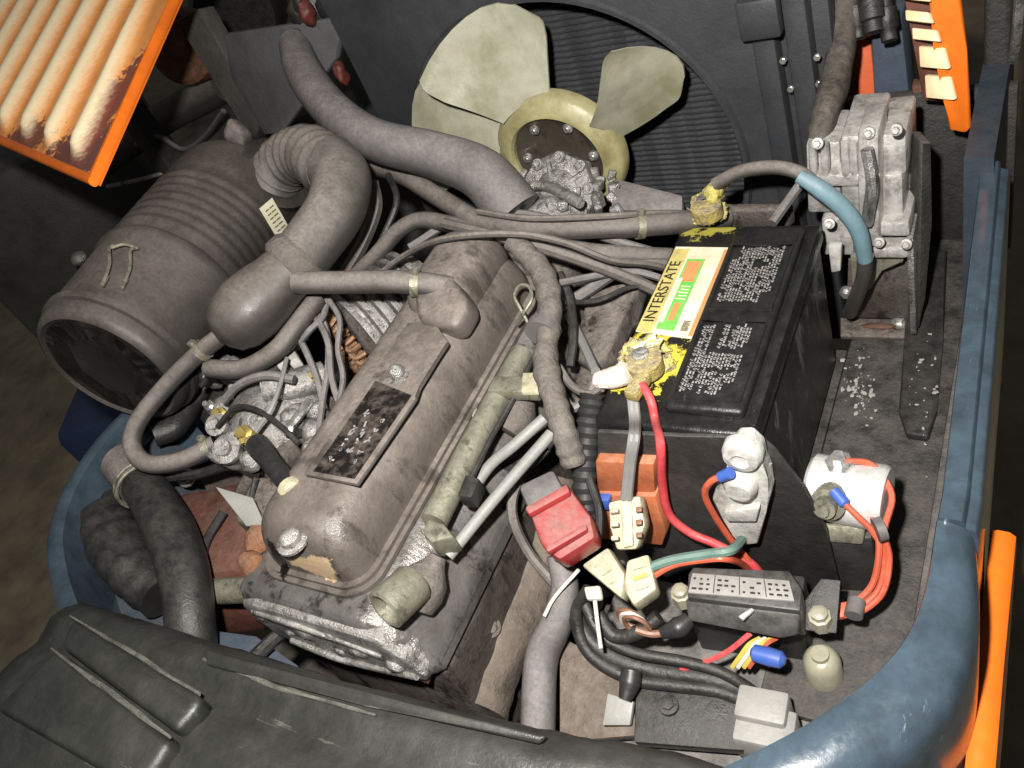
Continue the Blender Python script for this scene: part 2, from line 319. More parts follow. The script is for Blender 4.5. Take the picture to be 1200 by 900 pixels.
ORG = {}
def thing(name, label, cat, loc, group=None):
    o = bpy.data.objects.new(name, None); col.objects.link(o); o.location = loc; o.empty_display_size = .03
    o['label'] = label; o['category'] = cat
    if group: o['group'] = group
    ORG[o.name] = V(loc); return o
def obj(name, bm, mt, parent=None, label=None, cat=None, group=None, kind=None, angle=40, smooth=True):
    if smooth: bmesh.ops.recalc_face_normals(bm, faces=bm.faces[:])
    me = bpy.data.meshes.new(name)
    if parent is not None: org = ORG[parent.name]
    else:
        xs = [v.co for v in bm.verts]
        org = V((sum(c.x for c in xs) / len(xs), sum(c.y for c in xs) / len(xs), min(c.z for c in xs)))
    for v in bm.verts: v.co -= org
    bm.to_mesh(me); bm.free()
    me.materials.append(MATS[mt])
    if smooth:
        me.polygons.foreach_set('use_smooth', [True] * len(me.polygons)); me.set_sharp_from_angle(angle=R(angle))
    o = bpy.data.objects.new(name, me); col.objects.link(o)
    if parent is not None: o.parent = parent
    else: o.location = org
    ORG[o.name] = org
    if label: o['label'] = label
    if cat: o['category'] = cat
    if group: o['group'] = group
    if kind: o['kind'] = kind
    return o
def hose(name, label, cat, pts, r, mt, group=None, parent=None, **kw):
    return obj(name, tube(bm_(), pts, r, **kw), mt, parent, label, cat, group)
def strokes(bm, O, u, v, items, th, n):
    """flat ink strokes: items = list of (u0,v0,u1,v1) in metres on plane O,u,v"""
    for a, b, c, d in items:
        p, q = O + u * a + v * b, O + u * c + v * d
        e = (q - p); e = e.normalized() if e.length > 1e-6 else u
        s = n.cross(e) * th / 2
        f = [bm.verts.new(t + n * .0004) for t in (p - s, q - s, q + s, p + s)]
        bm.faces.new(f)
    return bm
def text_mesh(s, O, u, v, size, mt, parent, name='lettering', depth=.0003):
    cu = bpy.data.curves.new('t', 'FONT'); cu.body = s; cu.size = size; cu.extrude = depth; cu.align_x = 'CENTER'; cu.align_y = 'CENTER'
    to = bpy.data.objects.new('t', cu); col.objects.link(to)
    dg = bpy.context.evaluated_depsgraph_get(); me = bpy.data.meshes.new_from_object(to.evaluated_get(dg))
    bpy.data.objects.remove(to); bpy.data.curves.remove(cu)
    n = u.cross(v); me.name = name
    org = ORG[parent.name]
    for q in me.vertices: q.co = O + u * q.co.x + v * q.co.y + n * (q.co.z + .0006) - org
    me.materials.clear(); me.materials.append(MATS[mt])
    o = bpy.data.objects.new(name, me); col.objects.link(o); o.parent = parent; ORG[o.name] = org
    return o
X, Y, Z = V((1, 0, 0)), V((0, 1, 0)), V((0, 0, 1))

# ================================================================== SETTING
b = bm_(); vs = [b.verts.new(p) for p in ((-14, -6, 0), (8, -6, 0), (8, 14, 0), (-14, 14, 0))]; b.faces.new(vs)
obj('floor', b, 'floor_concrete', kind='structure')

# ------------------------------------------------------------------ chassis: the compartment everything is bolted into
ch = thing('truck_chassis', 'slate blue painted truck body around the open engine compartment', 'truck body', (-.2, .1, 0))
def sweep(bm, path, prof, scales=None, cap=True):
    """prof: (outward offset, dz) along a horizontal path; outward = right of travel"""
    rings = []; m = len(path)
    for i, p in enumerate(path):
        d = (path[min(i + 1, m - 1)] - path[max(i - 1, 0)]); d.z = 0; d.normalize(); o = V((d.y, -d.x, 0)); s = scales[i] if scales else 1
        rings.append([bm.verts.new(p + o * a * s + Z * dz) for a, dz in prof])
    for a, c in zip(rings, rings[1:]):
        for k in range(len(prof) - 1): bm.faces.new((a[k], a[k + 1], c[k + 1], c[k]))
    if cap:
        bm.faces.new(rings[0]); bm.faces.new(rings[-1][::-1])
    return bm
# right-hand rail and its rounded rear corner
ZR = 1.0
rail = [P(1149, 190, ZR), P(1127, 380, ZR), P(1104, 575, ZR), P(1098, 606, ZR)]
prof = [(0, -.3), (0, -.005), (.001, -.001), (.003, 0), (.018, 0), (.020, -.002), (.021, -.010), (.027, -.012), (.029, -.014), (.0305, -.022), (.031, -.30)]
obj('side_rail', sweep(bm_(), rail[::-1], prof), 'blue_paint', ch)
corner = [P(1097, 608, ZR - .004), P(1083, 690, ZR - .006), P(1058, 748, ZR - .008), P(1015, 795, ZR - .01), P(950, 842, ZR - .012), P(870, 885, ZR - .014), P(800, 918, ZR - .016)]
cp = spline(corner, 6)
prof2 = [(0, -.12), (0, -.005), (.001, -.001), (.003, 0), (.010, -.0008), (.018, -.004), (.024, -.010), (.028, -.02), (.030, -.035), (.031, -.30)]
sc = [1 + .75 * math.sin(min(1, i / (len(cp) - 1) * 1.1) * math.pi * .75) for i in range(len(cp))]
obj('corner_fairing', sweep(bm_(), cp[::-1], prof2, sc[::-1]), 'blue_paint', ch)
# upper narrow part of the rail, beyond the step
up_ = [P(1165, 185, 1.02), P(1180, 95, 1.02), P(1190, 40, 1.02)]
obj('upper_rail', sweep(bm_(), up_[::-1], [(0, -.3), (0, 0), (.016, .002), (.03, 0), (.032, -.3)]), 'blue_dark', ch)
# left-hand rounded rear corner rim
lc = spline([P(190, 455, .96), P(135, 505, .96), P(95, 560, .96), P(75, 615, .96), P(78, 665, .96), P(100, 725, .96), P(150, 790, .96)], 6)
obj('corner_rim', sweep(bm_(), lc[::-1], [(0, -.35), (0, 0), (-.006, .004), (-.018, .004), (-.024, 0), (-.026, -.35)]), 'blue_paint', ch)
# inner sheet left
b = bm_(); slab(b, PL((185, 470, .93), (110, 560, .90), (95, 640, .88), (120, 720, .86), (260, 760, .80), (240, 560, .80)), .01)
obj('inner_panel', b, 'blue_dark', ch)  # dim cavity shade put into the colour with a darker blue
# compartment floor, walls
b = bm_(); box(b, (-.2, .12, .44), (1.1, 1.0, .02)); obj('bottom_plate', b, 'frame_brown', ch)
b = bm_(); box(b, (.338, .25, .84), (.008, .84, .2), bev=.003); obj('side_wall', b, 'frame_black', ch)
b = bm_(); box(b, (.255, .25, .742), (.15, .84, .016), bev=.003); obj('shelf_plate', b, 'frame_black', ch)
b = bm_(); box(b, (.16, -.175, .735), (.36, .26, .014), bev=.003); obj('rear_shelf', b, 'shelf_grey', ch)
b = bm_(); box(b, (.085, .17, .735), (.19, .37, .03), bev=.004); obj('battery_tray', b, 'frame_black', ch)
b = bm_(); box(b, (-.03, .17, .60), (.014, .42, .28), bev=.003); obj('tray_side', b, 'frame_brown', ch)
b = bm_(); box(b, (-.02, -.33, .62), (.8, .016, .36), bev=.003); obj('rear_wall', b, 'frame_brown', ch)
# dark slab standing in for the recess shade on the inner shelf
b = bm_(); slab(b, PL((1065, 300, .762), (1110, 290, .762), (1105, 400, .762), (1098, 480, .762), (1088, 512, .762), (1062, 508, .762), (1053, 480, .762), (1060, 390, .762)), .012, .004)
obj('recess_shade', b, 'rubber_black', ch)
b = bm_()
for i in range(110):
    if i < 80: q = P(random.gauss(1008, 9), random.gauss(448, 26), .752)
    else: q = P(random.gauss(1085, 10), random.gauss(455, 40), .763)
    s = random.choice((.0005, .0007, .001, .0012, .0018)); lump(b, q, (s * random.uniform(.6, 1.6), s * random.uniform(.6, 2.2), s * .45), 1.1, 300, 2)
obj('acid_crust', b, 'white_powder', ch, kind='stuff')
# orange side skirt outside the rail
b = bm_(); sk = [P(1161, 622, .84), P(1144, 770, .84), P(1128, 925, .84)]
sweep(b, sk[::-1], [(0, -.5), (0, .0), (.006, .003), (.016, .002), (.022, -.004), (.023, -.02), (.023, -.5)])
obj('orange_skirt', b, 'orange_paint', ch)
# black counterweight with moulded pad, nearest the viewer
cw = thing('counterweight_pad', 'black dusty moulded rubber pad along the rear edge of the compartment', 'rubber pad', P(300, 850, .9))
b = bm_(); secs = []
tops = spline([P(84, 704, .95), P(94, 704, .98), P(130, 715, .985), P(240, 748, .99), P(430, 803, .99), P(640, 852, .985), P(780, 876, .975), P(900, 912, .965)], 8)
for i, p in enumerate(tops):
    k = .9 + .25 * noise.noise(p * 7)
    pr_ = [(0.01, -.5), (.008, -.03), (.0, -.008), (-.012, .004), (-.03, .010), (-.046, .006 * k), (-.06, .004), (-.085, .016 * k), (-.12, .018), (-.15, .01), (-.19, -.012), (-.24, -.05), (-.26, -.5)]
    secs.append([b.verts.new(p + V((0, a, dz))) for a, dz in pr_])
for a, c in zip(secs, secs[1:]):
    for k in range(len(a) - 1): b.faces.new((a[k], c[k], c[k + 1], a[k + 1]))
roughen(b, .002, 30, 1)
obj('pad_body', b, 'pad_rubber', cw, angle=60)
def ridge(px, name='moulded_panel', h=.016, bev=.009):
    b = bm_(); slab(b, PL(*px), h, bev, 3); roughen(b, .0008, 60, 1); obj(name, b, 'pad_rubber', cw, angle=60)
ridge([(84, 722, 1.014), (232, 812, 1.020), (236, 822, 1.02), (204, 858, 1.022), (68, 756, 1.016)], h=.03)
ridge([(62, 762, 1.020), (198, 868, 1.026), (160, 930, 1.020), (-10, 830, 1.006)], h=.03)
for px_ in (((82, 722, 1.016), (160, 768, 1.020), (234, 814, 1.022)), ((60, 760, 1.021), (130, 812, 1.025), (200, 864, 1.028)), ((238, 772, .998), (330, 806, 1.002), (440, 838, 1.004))):
    b = tube(bm_(), PL(*px_), [.0012, .0026, .0014], 8, 10, wob=.9); obj('worn_bead', b, 'pad_worn', cw)
ridge([(240, 760, 1.006), (430, 812, 1.008), (640, 862, 1.004), (632, 872, 1.001), (430, 828, 1.004), (240, 780, 1.002)], h=.008, bev=.003)

# ================================================================== RADIATOR, SHROUD, FAN
FY = .46; fc = PY(655, 186, FY)
SY = .505
rad = thing('radiator', 'black radiator with finned core and wide fan shroud behind the engine', 'radiator', (-.25, .58, .6))
sc_ = PY(672, 196, SY); SR = .268
b = bm_()                                     # shroud sheet with a round hole
x0, x1, z0, z1 = PY(395, 60, SY).x, PY(905, 60, SY).x, .62, 1.34
n = 72; inner = []; outer = []; lip = []
for k in range(n):
    a = 2 * math.pi * k / n; c, s = math.cos(a), math.sin(a)
    inner.append(b.verts.new((sc_.x + SR * c, SY, sc_.z + SR * s))); lip.append(b.verts.new((sc_.x + (SR - .006) * c, SY + .05, sc_.z + (SR - .006) * s)))
    t = min(((x1 - sc_.x) / c) if c > 1e-6 else ((x0 - sc_.x) / c) if c < -1e-6 else 9, ((z1 - sc_.z) / s) if s > 1e-6 else ((z0 - sc_.z) / s) if s < -1e-6 else 9)
    outer.append(b.verts.new((sc_.x + c * t, SY + .018, sc_.z + s * t)))
for k in range(n):
    j = (k + 1) % n
    b.faces.new((inner[k], inner[j], outer[j], outer[k])); b.faces.new((inner[j], inner[k], lip[k], lip[j]))
obj('shroud', b, 'shroud_black', rad, angle=30)
b = bm_(); tube(b, [V((sc_.x + (SR + .004) * math.cos(t * math.pi / 36), SY - .004, sc_.z + (SR + .004) * math.sin(t * math.pi / 36))) for t in range(73)], .006, 6, smooth=False)
obj('shroud_lip', b, 'shroud_black', rad)
b = bm_(); box(b, (sc_.x, .655, .97), (x1 - x0, .05, .78)); obj('core', b, 'core_dark', rad)
# individual horizontal fins of the core
finm = None
for i in range(62):
    z = .70 + i * .0098
    if finm is None:
        b = bm_(); box(b, (sc_.x, .622, z), (x1 - x0 - .02, .016, .0042), eu(14, 0, 0)); fo_ = obj('core_fin', b, 'core_dark', rad, smooth=False); finm = fo_; z00 = z
    else:
        c = finm.copy(); c.location = (0, 0, z - z00); col.objects.link(c); c.parent = rad
# shroud side flange with ribs and bolts to the right
b = bm_()
for px_, wd in ((900, .03), (940, .03)):
    p = PY(px_ , 60, SY + .02); box(b, (p.x, SY + .03, .98), (wd, .05, .74), bev=.006)
box(b, (PY(920, 60, SY).x, SY + .045, .98), (.1, .03, .74), bev=.003)
obj('side_flange', b, 'shroud_black', rad)
for px_, py_ in ((918, 70), (927, 103), (958, 66), (960, 97)):
    b = bm_(); bolt(b, PY(px_, py_, SY + .003), V((0, -1, 0)), .0045, .005, False); obj('bolt', b, 'bright_steel', rad)
b = bm_(); box(b, PY(890, 20, SY - .012), (.05, .02, .05), bev=.004); obj('clamp_block', b, 'shroud_black', rad)

fan = thing('cooling_fan', 'cream plastic cooling fan with wide twisted blades around a bolted hub', 'fan', fc)
def fan_pt(r, a, y): return V((fc.x + r * math.sin(a), fc.y + y, fc.z + r * math.cos(a)))
def blade(aim, wid, r1=.236, twist=1.0, skew=.0, rf=.85):
    b = bm_(); NU, NV = 14, 8; g = []
    r0 = .096
    for side in (0, 1):
        rows = []
        for i in range(NU + 1):
            u = i / NU; r = r0 + (r1 - r0) * u; row = []
            half = R(wid) * (rf + (1 - rf) * min(1, u * 1.25) ** .8)
            half *= 1 - .12 * max(0, (u - .85) / .15) ** 2
            for j in range(NV + 1):
                t = j / NV * 2 - 1
                rr = r - .020 * (abs(t) ** 2.5) * u * u * (.35 if t < 0 else 1.5)
                yy = twist * (.050 * t * (.30 + .55 * min(1, u * 1.6) - .12 * u)) + .022 * (1 - t * t) * u + (.0035 if side else 0)
                row.append(b.verts.new(fan_pt(rr, R(aim) + half * t + skew * u, yy)))
            rows.append(row)
        g.append(rows)
    for s, rows in enumerate(g):
        for i in range(NU):
            for j in range(NV):
                q = (rows[i][j], rows[i][j + 1], rows[i + 1][j + 1], rows[i + 1][j]); b.faces.new(q if s else q[::-1])
    A, B = g
    rim = [(0, j) for j in range(NV + 1)] + [(i, NV) for i in range(1, NU + 1)] + [(NU, j) for j in range(NV - 1, -1, -1)] + [(i, 0) for i in range(NU - 1, 0, -1)]
    for k in range(len(rim)):
        (i, j), (p, q) = rim[k], rim[(k + 1) % len(rim)]
        b.faces.new((A[i][j], A[p][q], B[p][q], B[i][j]))
    return b
for aim, wid, r1, tw, sk_, rf_ in ((-16, 27, .236, .9, -.06, .86), (-70, 25, .262, .9, -.06, .72), (66, 17, .236, 1.1, -.18, .85), (128, 20, .225, 1.2, 0, .8), (172, 20, .225, 1, 0, .8), (-130, 20, .225, 1, 0, .8)):
    obj('blade', blade(aim, wid, r1, tw, sk_, rf_), 'fan_plastic', fan, angle=50)
A = fc + V((0, -.010, 0)); B = fc + V((0, .03, 0))
b = lathe(bm_(), A, B, [(.006, .071), (0, .074), (0, .079), (.003, .085), (.009, .098), (.014, .102), (.034, .102), (.034, .07), (.006, .071)], 48, cap=False)
obj('hub_ring', b, 'fan_hub', fan)
b = lathe(bm_(), A, B, [(.03, 0), (.024, .02), (.026, .045), (.02, .056), (.012, .0705), (.03, .0705)], 40)
obj('hub_disc', b, 'disc_dark', fan)
for k in range(6):
    a = R(-28 + k * 60); b = bm_(); bolt(b, fan_pt(.055, a, .004), -Y, .005, .006); obj('hub_bolt', b, 'bright_steel', fan)

# ================================================================== ENGINE
HZ = .965
eng = thing('engine', 'dusty brown four cylinder engine with long ribbed valve cover', 'engine', (-.25, 0, .45))
b = prism(bm_(), [(-.36, .965), (-.165, .965), (-.135, .935), (-.112, .885), (-.112, .868), (-.38, .868), (-.37, .93)], -.282, .262, bev=.016, seg=3)
roughen(b, .0018, 40, 2)
head = obj('cylinder_head', b, 'head_iron', eng)
b = prism(bm_(), [(-.37, .863), (-.12, .863), (-.12, .80), (-.14, .50), (-.36, .50), (-.375, .8)], -.268, .26, bev=.006)
roughen(b, .002, 30, 2)
obj('engine_block', b, 'dusty_iron', eng)
# valve cover: flange, body, raised rear box
def rrect(x0, x1, y0, y1, r, n=8):
    out = []
    for cx_, cy_, a0 in ((x1 - r, y1 - r, 0), (x0 + r, y1 - r, 90), (x0 + r, y0 + r, 180), (x1 - r, y0 + r, 270)):
        for k in range(n + 1):
            a = R(a0 + 90 * k / n); out.append((cx_ + r * math.cos(a), cy_ + r * math.sin(a)))
    return out
CX0, CX1, CY0, CY1 = -.338, -.168, -.258, .252
b = prism(bm_(), rrect(CX0, CX1, CY0, CY1, .04), .966, .9715, 'z'); obj('cover_flange', b, 'cover_paint', eng)
b = prism(bm_(), rrect(CX0 + .006, CX1 - .006, CY0 + .006, CY1 - .006, .036), .972, .977, 'z'); obj('cover_lip', b, 'cover_paint', eng)
b = bm_(); rings = []
NS = 10
for i in range(NS + 1):
    t = i / NS * math.pi / 2
    ins = .013 + .038 * (1 - math.cos(t)) ; z = .974 + .074 * math.sin(t) ** .9
    rr = rrect(CX0 + ins, CX1 - ins, CY0 + ins * .95, CY1 - ins * .95, max(.012, .034 - ins * .25), 8)
    rings.append([b.verts.new((x, y, z)) for x, y in rr])
m_ = len(rings[0])
for a, c in zip(rings, rings[1:]):
    for k in range(m_): b.faces.new((a[k], a[(k + 1) % m_], c[(k + 1) % m_], c[k]))
b.faces.new(rings[-1]); bmesh.ops.triangulate(b, faces=[f for f in b.faces if len(f.verts) > 4])
cover = obj('valve_cover', b, 'cover_paint', eng, angle=50)
# rear raised breather box
b = bm_(); box(b, (-.245, .165, 1.045), (.105, .16, .075), bev=.03, seg=5, taper=.82); roughen(b, .0012, 30); obj('breather_box', b, 'cover_paint', eng, angle=50)
b = slab(bm_(), PL((478, 316, 1.082), (528, 322, 1.086), (548, 352, 1.076), (530, 384, 1.066), (486, 376, 1.066)), .04, .012, 4); roughen(b, .0012, 40); obj('breather_boss', b, 'cover_paint', eng, angle=60)
# baffle plate with a black sticker
pl = PL((356, 555, 1.058), (418, 567, 1.058), (487, 466, 1.058), (490, 452, 1.058), (525, 400, 1.058), (508, 376, 1.058), (478, 378, 1.058), (437, 440, 1.058))
b = slab(bm_(), pl, .006, .0015); plate = obj('heat_plate', b, 'cover_paint', eng)
st_ = PL((367, 552, 1.0592), (415, 561, 1.0592), (482, 463, 1.0592), (440, 446, 1.0592))
b = slab(bm_(), st_, .0006); stk = obj('sticker', b, 'sticker_black', plate, label='black sticker with faded white writing')
u = (st_[1] - st_[0]).normalized(); v_ = Z.cross(u); it = []
O = st_[0] + u * .004
random.seed(3)
ux, vy = (st_[1] - st_[0]), (st_[2] - st_[1])
for r_ in range(3):
    for k in range(5 if r_ != 1 else 3):
        for q in range(3):
            a = .16 + r_ * .26 + random.uniform(-.05, .05); c = .16 + k * .13 + random.uniform(-.03, .03) + (.12 if r_ == 1 else 0)
            p0 = O + ux * a + vy * c; p1 = p0 + ux * random.uniform(-.10, .10) + vy * random.uniform(-.05, .07)
            it.append((p0, p1))
b = bm_()
for p0, p1 in it:
    e = (p1 - p0).normalized() if (p1 - p0).length > 1e-5 else X; s = Z.cross(e) * .0012
    b.faces.new([b.verts.new(t + Z * .0005) for t in (p0 - s, p1 - s, p1 + s, p0 + s)])
obj('sticker_writing', b, 'ink_white', plate, smooth=False)
# cover bolts
for p, z, r_ in (((467, 440), 1.058, .0095), ((343, 634), 1.035, .012)):
    b = bm_(); q = P(*p, z); lathe(b, q - Z * .002, q + Z, [(0, r_ * 1.5), (.003, r_ * 1.5), (.004, r_), (.011, r_), (.016, r_ * .6), (.018, 0)], 20); obj('cover_bolt', b, 'cast_alloy', eng)
b = bm_(); q = P(318, 545, 1.045); q2 = P(345, 578, 1.04); lathe(b, q, q2, [((q2 - q).length - .016, .0105), ((q2 - q).length - .012, .0145), ((q2 - q).length - .003, .0145), ((q2 - q).length, .012), ((q2 - q).length, 0)], 20); obj('hose_cap', b, 'nylon_cream', eng)
# cast front face: irregular end casting, lugs and ribs
fy = -.288
b = prism(bm_(), [(-.355, .945), (-.33, .955), (-.15, .952), (-.128, .92), (-.116, .89), (-.122, .872), (-.17, .860), (-.30, .860), (-.345, .874), (-.362, .915)], fy, fy + .03, bev=.006, seg=3)
roughen(b, .0022, 45, 3)
for x_, z_, s_ in ((-.27, .915, .013), (-.335, .92, .008), (-.20, .905, .010), (-.24, .885, .008), (-.155, .895, .011), (-.31, .895, .007), (-.225, .93, .008)):
    lump(b, V((x_, fy + .002, z_)), (s_ * 1.3, s_ * .7, s_), .35, 40, 2)
tube(b, [V((-.34, fy, .935)), V((-.28, fy - .003, .94)), V((-.21, fy, .925)), V((-.16, fy, .915))], .004, 8)
tube(b, [V((-.32, fy, .876)), V((-.25, fy - .003, .872)), V((-.18, fy, .874)), V((-.13, fy, .885))], .0045, 8)
obj('end_casting', b, 'cast_alloy', eng, angle=70)
b = bm_(); prism(b, [(-.355, .867), (-.13, .867), (-.13, .861), (-.355, .861)], -.284, -.1); roughen(b, .002, 50, 3); obj('head_gasket', b, 'rust_red', eng)
# lifting tube stub at the front right corner
b = bm_(); A = P(450, 716, .99); B = P(482, 686, .98)
lathe(b, A, B, [(.03, 0), (.028, .016), (.001, .017), (0, .019), (.002, .0225), (.042, .0225), (.046, .020), (.046, 0)], 28, cap=False)
obj('pipe_stub', b, 'olive_steel', eng)
# spark plug boots
for (a, c, nm) in (((482, 712), (512, 655), 0), ((590, 505), (612, 470), 1)):
    b = bm_(); lathe(b, P(*a, .945 if nm == 0 else .95), P(*c, .965), [(0, .012), (.004, .024), (.02, .027), (.035, .024), (.05, .013), (.06, .009)], 20); obj('plug_boot', b, 'tape_tan', eng)
# exhaust manifold along the right of the block
b = bm_(); tube(b, PL((640, 560, .80), (632, 620, .77), (610, 690, .75), (580, 760, .74), (555, 830, .73)), [.045, .05, .046, .044, .042], 18, wob=.12)
for px_, py_ in ((628, 610), (595, 705), (560, 775)):
    q = P(px_, py_, .76); tube(b, [q, q + V((-.05, -.005, .02)), q + V((-.1, 0, .03))], .034, 14, wob=.15)
roughen(b, .006, 28); roughen(b, .002, 90); obj('exhaust_manifold', b, 'manifold_tan', eng, angle=70)
for px_, py_ in ((580, 700), (575, 735), (536, 780)):
    b = bm_(); bolt(b, P(px_, py_, .80), V((.6, -.2, .8)), .008); obj('manifold_nut', b, 'dusty_iron', eng)

# ignition rail lying along the cover
rl = thing('ignition_rail', 'olive steel tube rail clipped along the valve cover edge', 'rail', P(510, 610, .97))
b = bm_(); tube(b, PL((612, 415, .985), (560, 510, .985), (508, 612, .985)), .0155, 14); obj('rail_tube', b, 'olive_steel', rl)
b = bm_(); slab(b, PL((578, 440, 1.003), (632, 440, 1.003), (630, 460, 1.003), (570, 458, 1.003)), .016, .003); obj('rail_bracket', b, 'olive_steel', rl)
b = bm_(); slab(b, PL((612, 436, 1.007), (636, 436, 1.007), (634, 458, 1.007), (610, 459, 1.007)), .008, .002); obj('bracket_tab', b, 'nylon_cream', rl)
b = bm_(); slab(b, PL((545, 555, .999), (562, 560, .999), (552, 583, .999), (535, 580, .999)), .022, .003); obj('rail_clip', b, 'rubber_black', rl)
b = bm_(); slab(b, PL((500, 607, .995), (520, 613, .995), (532, 628, .995), (505, 636, .995), (494, 625, .995)), .03, .004); obj('rail_end', b, 'olive_steel', rl)
for a, c in (((556, 478), (575, 488)), ((518, 565), (530, 580)), ((505, 590), (520, 602)), ((590, 425), (603, 432))):
    b = bm_(); slab(b, PL((a[0], a[1], .983), (c[0], a[1], .983), (c[0] - 3, c[1], .983), (a[0] - 4, c[1], .983)), .012, .002); obj('weld_tab', b, 'clean_alloy', rl)
# dipstick
hose('dipstick', 'bent wire dipstick loop standing beside the valve cover', 'dipstick', PL((622, 385, 1.0), (610, 362, 1.02), (603, 347, 1.03), (609, 335, 1.033), (620, 336, 1.033), (623, 350, 1.03), (614, 366, 1.02), (606, 380, 1.0)), .0023, 'olive_steel', seg=6)

# ================================================================== HOSES OVER THE ENGINE
hose('radiator_hose', 'thick dusty grey radiator hose crossing in front of the fan', 'hose', PL((345, 52, 1.21), (358, 88, 1.19), (392, 132, 1.165), (440, 164, 1.14), (510, 182, 1.11), (566, 205, 1.08), (604, 250, 1.03)), [.027, .031, .031, .031, .033, .037, .040], 'rubber_grey', seg=20)
hose('coolant_hose', 'dusty brown coolant hose running behind the valve cover to the battery', 'hose', PL((425, 192, 1.06), (470, 205, 1.06), (520, 235, 1.045), (570, 262, 1.04), (640, 268, 1.035), (720, 266, 1.025), (790, 262, 1.0), (850, 256, .96)), .0145, 'rubber_dusty', seg=12)
hose('heater_hose', 'dusty kinked heater hose bending down beside the air duct', 'hose', PL((408, 332, .98), (440, 300, 1.01), (470, 268, 1.035), (500, 258, 1.04), (560, 270, 1.035), (620, 275, 1.03)), .0125, 'rubber_dusty', seg=12)
hose('vacuum_hose', 'straight dusty vacuum hose lying below the coolant hose', 'hose', PL((650, 290, 1.015), (700, 297, 1.0), (745, 300, .98), (785, 302, .96), (815, 304, .94)), .013, 'rubber_dusty', seg=12)
hose('control_cable', 'thin dusty control cable arching over the breather box', 'cable', PL((430, 335, 1.03), (470, 302, 1.06), (520, 280, 1.095), (600, 274, 1.095), (660, 284, 1.07), (715, 305, 1.03), (760, 310, .995), (800, 320, .96)), .0045, 'rubber_dusty', seg=8)
hose('earth_lead', 'dusty earth lead angled between valve cover and battery', 'cable', PL((650, 365, .96), (690, 340, .97), (730, 315, .985), (772, 310, .97), (800, 314, .95)), .008, 'rubber_grey', seg=8)
hose('throttle_cable', 'grey throttle cable running up to the battery post', 'cable', PL((665, 365, .95), (682, 400, .955), (698, 435, .965)), .006, 'wire_grey', seg=8)
hose('looped_lead', 'dusty lead hanging in a tight loop beside the taped harness', 'cable', PL((700, 440, .97), (690, 465, .955), (672, 478, .95), (658, 460, .955), (652, 430, .96)), .006, 'rubber_grey', seg=8)
hose('wiring_harness', 'thick taped wiring harness hanging beside the valve cover', 'harness', PL((600, 282, 1.075), (632, 315, 1.05), (645, 360, 1.03), (640, 420, 1.015), (650, 470, 1.0), (664, 512, .98), (674, 545, .955)), [.012, .015, .0155, .015, .0145, .016, .0135], 'tape_tan', seg=14, n=12, corr=.0009, corrn=5, wob=.25)
for (x, y, z), lb in (((636, 388, 1.022), 'grey plastic tie round the harness beside the dipstick'),):
    b = bm_(); lathe(b, P(x, y, z) + V((0, .008, 0)), P(x, y, z) - V((0, .008, 0)), [(0, .0195), (0, .021), (.014, .021), (.014, .0195)], 20); obj('harness_tie', b, 'cap_grey', None, lb, 'cable tie')
hose('plug_lead', 'grey spark plug lead ending at the front boot', 'spark lead', PL((646, 508, .985), (585, 578, .975), (525, 652, .965)), .0068, 'wire_grey', seg=10)
hose('plug_lead', 'short grey spark plug lead above the longer one', 'spark lead', PL((638, 490, .99), (602, 522, .98), (572, 548, .965), (545, 590, .945)), .0068, 'wire_grey', seg=10)
b = bm_(); 
slab(b, PL((688, 345, .955), (715, 332, .965), (752, 322, .97), (735, 365, .955), (712, 412, .945), (690, 432, .935), (668, 418, .925)), .03, .008, 3)
roughen(b, .004, 25, 2)
box(b, (-.075, .2, .85), (.09, .22, .10), rz(6), .02, 3)
obj('starter_motor', b, 'dusty_iron', None, 'dust caked brown casting low between harness and battery', 'casting', angle=60)

